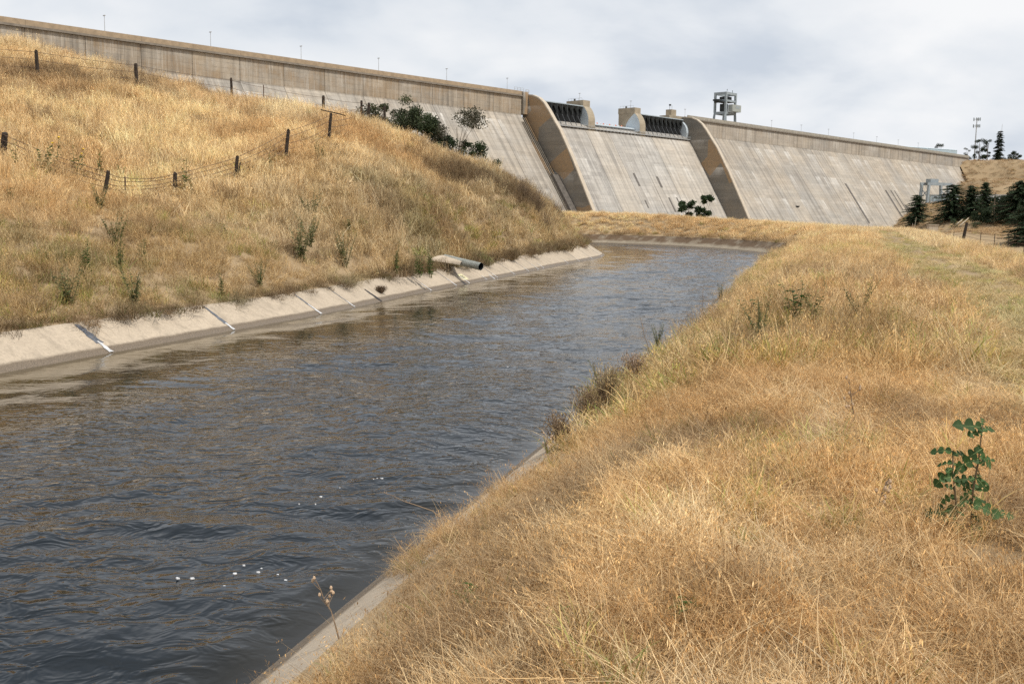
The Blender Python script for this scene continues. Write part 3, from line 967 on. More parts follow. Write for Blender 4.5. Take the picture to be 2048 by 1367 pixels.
MB().bar((-.6, 0, .18), (GW + .6, 0, .18), 1.3, .7).bar((-.6, GD, .18), (GW + .6, GD, .18), 1.3, .7).build('end_carriage', M_STEEL, gc)
MB().box(2, 7, 1, 5, GH - 4.8, GH - 2).build('trolley', M_DARKSTEEL, gc)
MB().box(1.6, 4.8, 1.6, 4.4, 6.2, 9.8).build('hoist_drum', M_DARKSTEEL, gc)
hk = MB()
for x in (2.4, 4.0):
    hk.bar((x, 3, 9.8), (x, 3, GH - 4.8), .2)
hk.build('hoist_rope', M_DARKSTEEL, gc)
cabn = MB().box(1.6, 9.8, -3.0, -.52, 5.85, 9.2).build('cabin', plain('grey_green_panel', (.34, .36, .33), .6, .12, .5), gc)
for x in (4.6, 5.9, 7.2):
    MB().box(x, x + 1.0, -3.04, -2.995, 7.4, 8.6).build('vent', M_STEEL, cabn)
MB().box(-2.2, -.52, .5, 5.5, GH - 5.2, GH - 4.4).box(-2.9, -.9, 2.5, 5.8, GH - 4.4, GH - 3.6).build('side_platform', M_DARKSTEEL, gc)
MB().box(1, 1.3, 0, .3, GH + .6, GH + 1.4).box(6, 6.2, 0, .3, GH, GH + 1.2).build('beacon', M_STEEL, gc)

# pale blue shed at the far end of the crest
shed = local_thing('crest_shed', 372, -8, -1.0)
tag(shed, 'long low pale blue metal shed along the far right crest of the dam', 'shed')
M_SHED = plain('pale_blue_sheet_metal', (.42, .50, .53), .45, .1, .3)
M_SHED2 = plain('pale_blue_roof_metal', (.50, .57, .60), .4, .1, .3)
x = 0
while x < 112:
    h0, h1 = 1.6 + 3.4 * x / 112, 1.6 + 3.4 * (x + 8) / 112
    MB().add([(x + .03, 0, 0), (x + 7.97, 0, 0), (x + 7.97, 0, h1), (x + .03, 0, h0), (x + .03, 4, 0), (x + 7.97, 4, 0), (x + 7.97, 4, h1 + .8), (x + .03, 4, h0 + .8)],
             [(0, 1, 2, 3), (5, 4, 7, 6), (4, 0, 3, 7), (1, 5, 6, 2), (0, 4, 5, 1)]).build('wall_panel', M_SHED, shed)
    MB().add([(x + .03, -.2, h0), (x + 7.97, -.2, h1), (x + 7.97, 4.2, h1 + .9), (x + .03, 4.2, h0 + .9), (x + .03, -.2, h0 + .12), (x + 7.97, -.2, h1 + .12), (x + 7.97, 4.2, h1 + 1.02), (x + .03, 4.2, h0 + 1.02)],
             [(0, 3, 2, 1), (4, 5, 6, 7), (0, 1, 5, 4), (1, 2, 6, 5), (2, 3, 7, 6), (3, 0, 4, 7)]).build('roof_sheet', M_SHED2, shed)
    x += 8

# ------------------------------------------------------------------ valley floor and the far abutment hill
V, F = [], []
R = [(0, 0)] 
gx = np.concatenate([[-6000, -3000, -1500], np.arange(-800, 1500, 60), [2000, 3500, 6000]])
gy = np.concatenate([[-3000, -1500], np.arange(-600, 1500, 60), [2000, 3500, 6500]])
X, Y = np.meshgrid(gx, gy, indexing='ij')
I = np.arange(X.size).reshape(X.shape)
V = np.c_[X.ravel(), Y.ravel(), np.full(X.size, ZB + .0)]
F = np.stack([I[:-1, :-1], I[1:, :-1], I[1:, 1:], I[:-1, 1:]], -1).reshape(-1, 4)
gr = obj('ground', mesh('ground', V, F, M_FAR, True))
tag(gr, 'dry valley floor stretching to the horizon below the dam', kind='structure')
_ap = []
for px, py, Yq in [(1928, 324, 742), (1990, 323, 735), (2060, 322, 725), (2250, 322, 705), (2500, 330, 690), (1925, 331, 715), (1928, 356, 690), (1990, 356, 680), (2060, 356, 668), (2250, 358, 645), (1925, 384, 668), (1990, 386, 650), (2060, 386, 635), (2250, 390, 610),
                   (1845, 401, 640), (1900, 402, 620), (1960, 404, 600), (2060, 404, 585), (2250, 410, 560), (1840, 420, 575), (1900, 424, 555), (1960, 424, 535), (2060, 426, 520), (2250, 432, 490),
                   (1832, 446, 520), (1880, 452, 480), (1940, 456, 450), (2060, 462, 420), (2250, 475, 390), (1880, 490, 400), (1960, 505, 360), (2060, 520, 320), (2250, 540, 300)]:
    _ap.append(atY(px, py, Yq))
for px, Yq in ((1900, 830), (1990, 850), (2100, 850), (2300, 830), (1950, 950), (2200, 1000)):
    q = atY(px, 322, Yq); q[2] = 46; _ap.append(q)
for px, Yq, zz in ((1894, 650, 11), (1894, 690, 12), (1896, 715, 14), (1880, 670, 4)):
    q = atY(px, 420, Yq); q[2] = zz; _ap.append(q)
for u, w, z in ((455, 25, -45),):
    _ap.append(dam_pt(u, w, z))
for px, zs in ((1806, (-1, -3, -4, -7, -9)), (1740, (-16, -18, -20, -22, -24)), (1640, (-28,) * 5), (1480, (-30,) * 5)):
    for Yq, zz in zip((650, 570, 500, 420, 330), zs):
        q = atY(px, 420, Yq); q[2] = zz; _ap.append(q)
_ap = np.array(_ap)
_na = len(_ap)
_sc = 100.0
_Ka = _phi(np.hypot(_ap[:, None, 0] - _ap[None, :, 0], _ap[:, None, 1] - _ap[None, :, 1]) / _sc) + np.eye(_na) * .02
_Pa = np.c_[np.ones(_na), _ap[:, :2] / _sc]
_sa = np.linalg.solve(np.block([[_Ka, _Pa], [_Pa.T, np.zeros((3, 3))]]), np.r_[_ap[:, 2], 0, 0, 0])
def abut_z(x, y):
    x, y = np.asarray(x, float).ravel(), np.asarray(y, float).ravel()
    z = _phi(np.hypot(x[:, None] - _ap[None, :, 0], y[:, None] - _ap[None, :, 1]) / _sc) @ _sa[:_na] + _sa[_na] + _sa[_na + 1] * x / _sc + _sa[_na + 2] * y / _sc
    z = z + 2.2 * (fbm(x * .03, y * .03, 31, 4) - .5)
    return np.minimum(z, 47)
xs, ys = np.arange(110, 760, 7.0), np.arange(250, 1050, 7.0)
X, Y = np.meshgrid(xs, ys, indexing='ij')
z = abut_z(X, Y)
rel = np.stack([X.ravel(), Y.ravel()], 1) - OD[:2]
uu, ww = rel @ DV[:2], rel @ NV[:2]
I = np.arange(X.size).reshape(X.shape)
q = np.stack([I[:-1, :-1], I[1:, :-1], I[1:, 1:], I[:-1, 1:]], -1).reshape(-1, 4)
ok = (z > ZB - 8) & ~((uu < 466) & (ww < 2)) 
q = q[ok[q].all(1)]
ab = obj('abutment_hill', mesh('abutment_hill', np.c_[X.ravel(), Y.ravel(), z], q, M_FAR, True))
tag(ab, 'bare brown hillside at the far right end of the dam', kind='structure')
def hit_abut(px, py):
    d = ray(px, py); d = d / d[1]
    t = np.arange(280, 1000, 1.5)
    P = CAM[None] + d[None] * t[:, None]
    zz = abut_z(P[:, 0], P[:, 1])
    k = np.nonzero(P[:, 2] < zz)[0]
    k = k[0] if len(k) else 200
    return np.array([P[k, 0], P[k, 1], zz[k]])

# ================================================================== VEGETATION
def leafy_mat(name, transl=.26, rough=.75):
    """colour = blade tone (mesh) x patch tint (instance)"""
    k = NT(name)
    a = k.n('ShaderNodeAttribute', attribute_name='tone', attribute_type='GEOMETRY')
    b = k.n('ShaderNodeAttribute', attribute_name='tint', attribute_type='INSTANCER')
    col = k.mix(1.0, a, b, 'MULTIPLY')
    k.put(k.bsdf.inputs['Base Color'], col)
    k.put(k.bsdf.inputs['Roughness'], rough)
    k.put(k.bsdf.inputs['Specular IOR Level'], .2)
    tr = k.n('ShaderNodeBsdfTranslucent', {'Color': col})
    mx = k.n('ShaderNodeMixShader', {0: transl, 1: k.bsdf.outputs[0], 2: tr})
    k.put(k.out.inputs[0], mx)
    return k.m
M_GRASS = leafy_mat('dry_grass_blades')

def blades(n, rad, h, width, lean=(.1, .6), curve=.5, seg=3, pal=None, heads=0.0, head_size=.02, rng=None, droop=.6, head_tone=(1.15, 1.1, 1.0)):
    """a tuft of thin bent blades; returns V, F, tone"""
    g = rng
    V, F, T = [], [], []
    pal = np.array(pal if pal is not None else [(1, 1, 1)])
    for i in range(n):
        r, a = rad * math.sqrt(g.random()), g.random() * 6.283
        p = np.array([r * math.cos(a), r * math.sin(a), -.02])
        az = g.random() * 6.283
        ln = g.uniform(*lean)
        hh = h * g.uniform(.45, 1.1)
        w = width * g.uniform(.7, 1.3)
        tone = pal[g.integers(len(pal))] * g.uniform(.82, 1.15)
        d = np.array([math.sin(ln) * math.cos(az), math.sin(ln) * math.sin(az), math.cos(ln)])
        az2 = az + g.uniform(-1.2, 1.2)
        bend = np.array([math.cos(az2), math.sin(az2), -droop]) * curve * g.uniform(.2, 1.3)
        sd_ = np.array([-math.sin(az + g.uniform(-1.5, 1.5)), math.cos(az), 0])
        sd_ /= np.linalg.norm(sd_) + 1e-6
        b = len(V)
        pts = []
        for j in range(seg + 1):
            t = j / seg
            q = p + (d * t + bend * t * t * .6) * hh
            pts.append(q)
            ww = w * (1 - .75 * t) * .5
            if j < seg:
                V += [q - sd_ * ww, q + sd_ * ww]; T += [tone, tone]
            else:
                V.append(q); T.append(tone)
        for j in range(seg - 1):
            F.append((b + 2 * j, b + 2 * j + 1, b + 2 * j + 3, b + 2 * j + 2))
        F.append((b + 2 * seg - 2, b + 2 * seg - 1, b + 2 * seg))
        if g.random() < heads:
            m = g.integers(4, 9)
            for q in range(m):
                t = .6 + .4 * q / m
                c = pts[-2] * (1 - (t - .6) / .4) + pts[-1] * ((t - .6) / .4) + g.normal(0, head_size * .5, 3)
                u = g.normal(0, 1, 3); u /= np.linalg.norm(u)
                v = np.array([g.normal(0, .4), g.normal(0, .4), -1.0]); v /= np.linalg.norm(v)
                b = len(V)
                s_ = head_size * g.uniform(.6, 1.3)
                V += [c, c + u * s_ * .15 + v * s_ * .5, c + v * s_ * 1.2, c - u * s_ * .15 + v * s_ * .5]
                tt = np.array(head_tone) * tone
                T += [tt] * 4
                F.append((b, b + 1, b + 2, b + 3))
    return np.array(V), F, np.array(T)
PAL_DRY = [(1, 1, 1), (1.15, 1.1, 1.0), (.74, .67, .58), (1.05, .93, .78), (.46, .38, .31), (1.32, 1.32, 1.25), (.58, .49, .40), (1.2, 1.15, 1.05)]
PAL_GRN = [(.55, .72, .36), (.45, .66, .3), (.95, .95, .6), (.7, .75, .45), (1, .95, .75)]
g_ = np.random.default_rng(5)
def proto_set(cname, specs):
    c = bpy.data.collections.new(cname)
    for i, (nm, kw) in enumerate(specs):
        V, F, T = blades(rng=g_, **kw)
        o = bpy.data.objects.new('%02d_%s' % (i, nm), mesh(nm, V, F, M_GRASS, False, {'tone': T}))
        c.objects.link(o)
    return c
C_NEAR = proto_set('near_tufts', [
    ('tuft', dict(n=88, rad=.14, h=.26, width=.0036, lean=(.1, 1.25), curve=1.4, seg=4, pal=PAL_DRY, heads=.15, head_size=.012)),
    ('tuft', dict(n=88, rad=.15, h=.21, width=.0036, lean=(.3, 1.5), curve=1.5, seg=4, pal=PAL_DRY, heads=.18, head_size=.011)),
    ('tuft', dict(n=74, rad=.13, h=.29, width=.0034, lean=(.05, 1.0), curve=1.6, seg=4, pal=PAL_DRY, heads=.25, head_size=.013)),
    ('brome', dict(n=46, rad=.12, h=.32, width=.0030, lean=(.05, .7), curve=1.5, seg=4, pal=PAL_DRY, heads=1.0, head_size=.018, head_tone=(1.0, .9, .76))),
    ('litter', dict(n=64, rad=.2, h=.26, width=.0040, lean=(1.0, 1.62), curve=.6, pal=PAL_DRY, heads=0, droop=.1)),
    ('stalks', dict(n=7, rad=.09, h=.48, width=.0036, lean=(.05, .9), curve=.8, seg=5, pal=PAL_DRY[:2] + PAL_DRY[-2:], heads=.9, head_size=.018)),
    ('weed', dict(n=34, rad=.09, h=.26, width=.008, lean=(.1, .8), curve=.8, pal=PAL_GRN, heads=.1, head_size=.014)),
])
C_MID = proto_set('mid_tufts', [
    ('tuft', dict(n=110, rad=.30, h=.44, width=.009, lean=(.05, .75), curve=.8, pal=PAL_DRY, heads=.1, head_size=.024)),
    ('tuft', dict(n=110, rad=.32, h=.36, width=.009, lean=(.1, 1.1), curve=.9, pal=PAL_DRY, heads=.15, head_size=.024)),
    ('oats', dict(n=70, rad=.28, h=.68, width=.007, lean=(.02, .45), curve=.5, seg=4, pal=PAL_DRY, heads=.7, head_size=.034)),
    ('litter', dict(n=80, rad=.34, h=.38, width=.01, lean=(.9, 1.6), curve=.4, pal=PAL_DRY, droop=.1)),
    ('weed', dict(n=60, rad=.24, h=.5, width=.016, lean=(.05, .8), curve=.6, pal=PAL_GRN, heads=.2, head_size=.04)),
])
C_FAR = proto_set('far_tufts', [
    ('tuft', dict(n=110, rad=.55, h=.62, width=.020, lean=(.05, .6), curve=.7, pal=PAL_DRY, heads=.1, head_size=.045)),
    ('tuft', dict(n=110, rad=.6, h=.5, width=.022, lean=(.1, .95), curve=.8, pal=PAL_DRY, heads=.12, head_size=.045)),
    ('oats', dict(n=120, rad=.5, h=.92, width=.015, lean=(.02, .35), curve=.4, seg=3, pal=PAL_DRY, heads=.35, head_size=.05)),
    ('litter', dict(n=90, rad=.6, h=.5, width=.022, lean=(.8, 1.55), curve=.4, pal=PAL_DRY, droop=.1)),
    ('weed', dict(n=70, rad=.45, h=.6, width=.035, lean=(.05, .8), curve=.6, pal=PAL_GRN, heads=.1, head_size=.06)),
])
def gn_scatter(name, P, rot, scl, idx, tint, coll, label, cat=None):
    me = bpy.data.meshes.new(name)
    n = len(P)
    me.vertices.add(n)
    me.vertices.foreach_set('co', np.asarray(P, np.float32).ravel())
    for nm, ty, key, arr in (('rot', 'FLOAT_VECTOR', 'vector', rot), ('scl', 'FLOAT_VECTOR', 'vector', scl), ('idx', 'INT', 'value', idx)):
        a = me.attributes.new(nm, ty, 'POINT')
        a.data.foreach_set(key, np.asarray(arr, np.int32 if ty == 'INT' else np.float32).ravel())
    a = me.attributes.new('tint', 'FLOAT_COLOR', 'POINT')
    cc = np.ones((n, 4), np.float32); cc[:, :3] = tint
    a.data.foreach_set('color', cc.ravel())
    o = obj(name, me)
    ng = bpy.data.node_groups.new(name, 'GeometryNodeTree')
    ng.interface.new_socket('Geometry', in_out='INPUT', socket_type='NodeSocketGeometry')
    ng.interface.new_socket('Geometry', in_out='OUTPUT', socket_type='NodeSocketGeometry')
    N, Lk = ng.nodes.new, ng.links.new
    gi, go = N('NodeGroupInput'), N('NodeGroupOutput')
    ci = N('GeometryNodeCollectionInfo')
    ci.inputs['Collection'].default_value = coll
    ci.inputs['Separate Children'].default_value = True
    ci.inputs['Reset Children'].default_value = True
    ip = N('GeometryNodeInstanceOnPoints')
    ip.inputs['Pick Instance'].default_value = True
    def na(nm, ty):
        q = N('GeometryNodeInputNamedAttribute'); q.data_type = ty
        q.inputs['Name'].default_value = nm
        return [s for s in q.outputs if s.enabled][0]
    e2r = N('FunctionNodeEulerToRotation')
    Lk(na('rot', 'FLOAT_VECTOR'), e2r.inputs[0])
    Lk(gi.outputs[0], ip.inputs['Points'])
    Lk(ci.outputs[0], ip.inputs['Instance'])
    Lk(na('idx', 'INT'), ip.inputs['Instance Index'])
    Lk(e2r.outputs[0], ip.inputs['Rotation'])
    Lk(na('scl', 'FLOAT_VECTOR'), ip.inputs['Scale'])
    Lk(ip.outputs[0], go.inputs[0])
    md = o.modifiers.new('scatter', 'NODES')
    md.node_group = ng
    tag(o, label, cat, kind='stuff')
    return o

STRAW = np.array([.80, .59, .33])
GOLD = np.array([.92, .735, .455])
PALE = np.array([.88, .75, .52])
RUST = np.array([.64, .45, .24])
BROWN = np.array([.33, .24, .15])
OLIVE = np.array([.43, .41, .21])
GREY = np.array([.57, .49, .345])
def mixc(a, b, f):
    f = np.asarray(f)[:, None]
    return a * (1 - f) + b * f
def in_view(x, y, m=.12):
    d = np.hypot(x, y)
    return (y > 1.0) & (x > -(.515 + m) * y - 1.5) & (x < (.515 + m) * y + 5.5)
def scatter_box(x0, x1, y0, y1, dens_max, dens):
    n = int((x1 - x0) * (y1 - y0) * dens_max)
    x, y = RNG.uniform(x0, x1, n), RNG.uniform(y0, y1, n)
    ok = in_view(x, y)
    x, y = x[ok], y[ok]
    u = RNG.random(len(x)) * dens_max
    ok = u < dens(x, y)
    return x[ok], y[ok]
def emit(name, x, y, z, size, zs, idx, tint, coll, label, tilt=.15):
    n = len(x)
    rot = np.c_[RNG.normal(0, tilt, n), RNG.normal(0, tilt, n), RNG.random(n) * 6.283]
    scl = np.c_[size, size, size * zs]
    tint = tint * RNG.uniform(.74, 1.18, (n, 1))
    return gn_scatter(name, np.c_[x, y, z], rot, scl, idx, np.clip(tint, 0, .92), coll, label)
def pick(n, w):
    w = np.asarray(w, float)
    return RNG.choice(len(w), n, p=w / w.sum())

# ---- right bank, close to the camera
_ga, _gb = atz(655, 1262, .4), atz(1140, 886, .4)
def edge_gap(x, y):
    """how far down the lining slope the grass hangs: two stretches show more concrete"""
    a = sstep(1.9, .7, np.hypot(x - _ga[0], y - _ga[1])) + sstep(2.3, 1.2, np.hypot(x - _gb[0], y - _gb[1]))
    return -.34 + .5 * np.clip(a, 0, 1)
def bank_tint(x, y, dr):
    f1 = fbm(x * .45, y * .45, 41, 4)
    f2 = fbm(x * .13, y * .13, 43, 3)
    f3 = fbm(x * 1.3, y * 1.3, 44, 3)
    t = mixc(np.repeat(STRAW[None], len(x), 0), RUST, .85 * sstep(.42, .62, f1))
    t = mixc(t, PALE, .6 * sstep(.5, .7, f3))
    t = mixc(t, GREY, .6 * sstep(.55, .7, f2))
    t = mixc(t, BROWN * 1.15, .75 * sstep(.7, -.3, dr) * sstep(.25, .55, f3 + .1))
    t = mixc(t, BROWN * 1.1, .75 * sstep(.52, .68, fbm(x * .8, y * .8, 49, 3)))
    return t
def tall_mask(x, y):
    """1 on tall grass, 0 on the mown strip"""
    u = x - mown_x(y) + 1.2 * (vn(y * .3, x * .3, 50) - .5)
    e = bank_edge_x(y) - x
    far = sstep(96, 112, y)
    return np.clip(np.maximum(np.maximum(sstep(.5, -.3, u), sstep(3.2, 2.2, e)), far), 0, 1)
x, y = scatter_box(-12, 14, 1.2, 14.5, 190, lambda x, y: np.clip(190 * (4.5 / np.maximum(np.hypot(x, y), 4.5)) ** 1.1, 48, 190))
z, s, lat, dl, dr, t = near_z(x, y, True)
tm = tall_mask(x, y)
ok = (lat < 0) & (dr > edge_gap(x, y) - .3 * (vn(x * 1.1, y * 1.1, 51) - .5)) & (np.hypot(x - 2.45, y - 4.85) > .30) & (RNG.random(len(x)) < (.25 + .75 * tm) * (.35 + 1.05 * sstep(.3, .6, fbm(x * 2.2, y * 2.2, 57, 2))))
x, y, z, dr, tm = x[ok], y[ok], z[ok], dr[ok], tm[ok]
z = z + np.minimum(dr, 0) / SLOPE
idx = pick(len(x), [28, 28, 22, 16, 16, 2.0, 1.0])
grn = sstep(.6, .75, fbm(x * .5, y * .5, 52, 3)) * .2 + .16 * sstep(1.2, 0, dr)
idx = np.where(RNG.random(len(x)) < grn * .5, 6, idx)
size = RNG.uniform(.75, 1.25, len(x)) * (.55 + .45 * tm) * (.75 + .25 * sstep(0, .9, dr))
tint = bank_tint(x, y, dr)
emit('bank_grass', x, y, z, size, .55 + .95 * fbm(x * 1.1, y * 1.1, 53, 2), idx, tint, C_NEAR, 'tangled dry straw grass covering the near canal bank', .28)

# ---- right bank, mid distance
def mown_tint(x, y):
    f = fbm(x * .22, y * .16, 61, 4)
    t = mixc(np.repeat(np.array([[.62, .52, .31]]), len(x), 0), np.array([.54, .50, .27]), .85 * sstep(.38, .6, f))
    t = mixc(t, np.array([.66, .50, .29]), .7 * sstep(.5, .7, fbm(x * .5, y * .35, 62, 3)))
    return t
x, y = scatter_box(-2, 46, 11, 64, 26, lambda x, y: np.clip(20 * (14 / np.hypot(x, y)) ** .9, 6, 20))
z, s, lat, dl, dr, t = near_z(x, y, True)
tm = tall_mask(x, y)
ok = (lat < 0) & (dr > np.maximum(-.3 - .4 * (vn(x * .8, y * .8, 55) - .5), edge_gap(x, y))) & (t < 6) & (tm > .35)
x, y, z, dr = x[ok], y[ok], z[ok] + np.minimum(dr[ok], 0) / SLOPE, dr[ok]
idx = pick(len(x), [34, 34, 12, 16, 4])
grn = .26 * sstep(.5, .68, fbm(x * .16, y * .13, 63, 3)) + .14 * sstep(2, .3, dr)
idx = np.where(RNG.random(len(x)) < grn * .45, 4, idx)
tint = mixc(bank_tint(x, y, dr), OLIVE, .55 * np.clip(grn, 0, 1))
tint = mixc(tint, GOLD, .5 * sstep(18, 50, y))
emit('tall_bank_grass', x, y, z, RNG.uniform(.75, 1.2, len(x)), .72 + .5 * fbm(x * .4, y * .4, 64, 2), idx, tint, C_MID, 'tall golden grass between the water and the mown track', .2)
x, y = scatter_box(2, 48, 1.2, 112, 34, lambda x, y: np.clip(26 * (16 / np.hypot(x, y)) ** .8, 7, 26))
z, s, lat, dl, dr, t = near_z(x, y, True)
tm = tall_mask(x, y)
pm_ = path_mask(x, y)
ok = (lat < 0) & (dr > .5) & (t < 4) & (tm < .6) & (RNG.random(len(x)) > pm_ * 1.15)
x, y, z = x[ok], y[ok], z[ok]
idx = pick(len(x), [34, 40, 0, 26, 9])
emit('mown_grass', x, y, z, RNG.uniform(.6, 1.0, len(x)), .28 + .25 * fbm(x * .3, y * .2, 65, 2), idx, mown_tint(x, y), C_MID, 'short mown tan and olive grass on the level track', .2)

# ---- far part of the levee
x, y = scatter_box(-8, 75, 55, 150, 5, lambda x, y: np.full(len(x), 5.0))
z, s, lat, dl, dr, t = near_z(x, y, True)
tm = tall_mask(x, y)
ok = (lat < 0) & (dr > .1) & (t < 10) & (tm > .4)
x, y, z, dr = x[ok], y[ok], z[ok], dr[ok]
idx = pick(len(x), [36, 34, 14, 14, 2])
tint = mixc(np.repeat(GOLD[None], len(x), 0), RUST, .6 * sstep(.42, .62, fbm(x * .15, y * .3, 71, 4)))
tint = mixc(tint, PALE, .6 * sstep(5, 8, dr))
tint = mixc(tint, BROWN, .75 * sstep(1.2, .3, dr))
emit('levee_grass', x, y, z, RNG.uniform(.6, 1.0, len(x)), .62 + .4 * fbm(x * .2, y * .2, 72, 2), idx, tint, C_FAR, 'golden grass on the far levee around the canal bend', .2)

# ---- left hillside
def post_base(px, py):
    P = hit(px, py + 7)
    if P[1] > 78:                                      # ray clears the ridge: stand the post on the ridge itself
        Y = 73.5
        d = ray(px, py); d = d / d[1]
        P = np.array([d[0] * Y, Y, near_z([d[0] * Y], [Y])[0]])
    return P
_posts = np.array([post_base(*q)[:2] for q in ((77, 152), (275, 171), (465, 195), (647, 224), (724, 231), (771, 238), (2, 316), (205, 382), (251, 386), (347, 376), (469, 354), (570, 311), (656, 279), (734, 245))])
_shade_band = [hit(px, py)[:2] for px, py in ((-100, 150), (0, 152), (130, 160), (260, 168), (400, 186), (540, 205))]
def hill_tint(x, y, z, dl):
    f1 = fbm(x * .11, y * .11, 81, 4)
    f2 = fbm(x * .3, y * .3, 82, 4)
    f3 = fbm(x * .06, y * .06, 83, 3)
    t = mixc(np.repeat(GOLD[None], len(x), 0), STRAW * .95, sstep(.4, .6, f1))
    t = mixc(t, PALE, .8 * sstep(.42, .62, f3) * sstep(8, 14, dl))
    t = mixc(t, RUST, .65 * sstep(.5, .64, f2))
    low = sstep(9.5, 4.0, dl + 4 * (f1 - .5))
    t = mixc(t, mixc(np.repeat(GREY[None], len(x), 0), np.array([.50, .40, .23]), sstep(.4, .6, f2)), .62 * low)
    mid = sstep(16, 9, dl) * sstep(4, 7, dl) * sstep(.35, .55, f3) * sstep(66, 60, y)
    t = mixc(t, np.array([.72, .50, .27]), .7 * mid)
    t = mixc(t, BROWN * .5, .9 * sstep(.9, .1, dl))
    t = mixc(t, np.array([.36, .33, .2]), .55 * sstep(10, 3, dl) * sstep(.55, .66, fbm(x * .45, y * .45, 89, 3)))
    t = mixc(t, BROWN, .6 * sstep(.6, .72, fbm(x * .5, y * .5, 84, 3)))
    nose = sstep(60, 65, y) * sstep(1.8, 2.8, dl) * sstep(8.5, 6.5, dl) * sstep(84, 78, y)
    t = mixc(t, BROWN * .62, .9 * nose * sstep(.3, .5, f2))
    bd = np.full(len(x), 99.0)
    for A, B in zip(_shade_band[:-1], _shade_band[1:]):
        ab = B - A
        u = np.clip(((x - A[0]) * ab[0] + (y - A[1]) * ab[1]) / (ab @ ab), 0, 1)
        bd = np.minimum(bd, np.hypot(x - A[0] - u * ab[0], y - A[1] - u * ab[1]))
    t = mixc(t, BROWN * 1.05, .8 * sstep(2.2, .6, bd) * sstep(.25, .5, f2))  # shade under the ridge, painted as browner grass
    return t
x, y = scatter_box(-62, 14, 14, 100, 14, lambda x, y: np.clip(11.5 * (26 / np.hypot(x, y)) ** .9, 4.6, 11.5))
z, s, lat, dl, dr, t = near_z(x, y, True)
ok = (lat > 0) & (dl > -.1 - .5 * (vn(x * .9, y * .9, 85) - .4)) & (dl < 60) & ~((dl > 30) & (y > 92))
x, y, z, dl = x[ok], y[ok], z[ok], dl[ok]
d_ = np.hypot(x, y)
nearb = RNG.random(len(x)) < sstep(48, 36, d_)
low = sstep(9, 3, dl)
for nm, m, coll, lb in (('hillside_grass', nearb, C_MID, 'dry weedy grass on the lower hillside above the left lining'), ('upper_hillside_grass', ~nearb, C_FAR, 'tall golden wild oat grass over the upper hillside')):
    xx, yy, zz, dd = x[m], y[m], z[m], dl[m]
    w = [34, 20, 38, 6, 1] if coll is C_FAR else [32, 24, 32, 8, 3]
    idx = pick(len(xx), w)
    grn = sstep(8, 2, dd) * .22 * sstep(.45, .62, fbm(xx * .22, yy * .22, 86, 3))
    idx = np.where(RNG.random(len(xx)) < grn, 4, idx)
    zs = .5 + .9 * fbm(xx * .3, yy * .3, 87, 3) + .35 * sstep(.6, .75, fbm(xx * .7, yy * .7, 88, 2))
    zs = np.where(dd < 10, np.maximum(zs, .85), zs)
    zs = np.where(dd < 1.2, zs * .7, zs)
    pd = np.min(np.hypot(xx[:, None] - _posts[None, :, 0], (yy[:, None] + 1.0 - _posts[None, :, 1]) * .55), axis=1)
    zs = zs * (.45 + .55 * sstep(.5, 1.8, pd))          # trodden grass round the fence posts
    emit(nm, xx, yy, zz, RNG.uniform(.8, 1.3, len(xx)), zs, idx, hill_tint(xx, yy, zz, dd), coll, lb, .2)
# far abutment scrub
x, y = RNG.uniform(190, 620, 30000), RNG.uniform(300, 800, 30000)
zz = abut_z(x, y)
ok = in_view(x, y) & (zz > -20) & (((np.stack([x, y], 1) - OD[:2]) @ NV[:2] > 3) | ((np.stack([x, y], 1) - OD[:2]) @ DV[:2] > 470))
x, y, zz = x[ok], y[ok], zz[ok]
idx = pick(len(x), [40, 40, 4, 20, 4])
tint = mixc(np.repeat(np.array([[.56, .42, .26]]), len(x), 0), BROWN, .7 * sstep(.45, .65, fbm(x * .03, y * .03, 91, 4)))
emit('abutment_scrub', x, y, zz, RNG.uniform(2.0, 4.5, len(x)), .45, idx, tint, C_FAR, 'brown dry scrub over the far abutment hillside', .2)

# ------------------------------------------------------------------ plants as things
def leaf_mat(name, transl=.3):
    k = NT(name)
    a = k.n('ShaderNodeAttribute', attribute_name='tone', attribute_type='GEOMETRY')
    k.put(k.bsdf.inputs['Base Color'], a)
    k.put(k.bsdf.inputs['Roughness'], .6)
    k.put(k.bsdf.inputs['Specular IOR Level'], .3)
    tr = k.n('ShaderNodeBsdfTranslucent', {'Color': a})
    k.put(k.out.inputs[0], k.n('ShaderNodeMixShader', {0: transl, 1: k.bsdf.outputs[0], 2: tr}))
    return k.m
M_LEAF = leaf_mat('green_leaves')
M_STEM = plain('green_brown_stem', (.16, .15, .06), .8, .3, 20)
M_TWIG = plain('dry_brown_twig', (.24, .17, .11), .9, .3, 20)
M_BARK = plain('grey_brown_bark', (.16, .125, .09), .95, .35, 6)
M_WOOD = plain('dark_weathered_wood', (.045, .034, .026), .95, .55, 9)
M_WIRE = plain('rusty_fence_wire', (.12, .075, .05), .7, .3, 9)

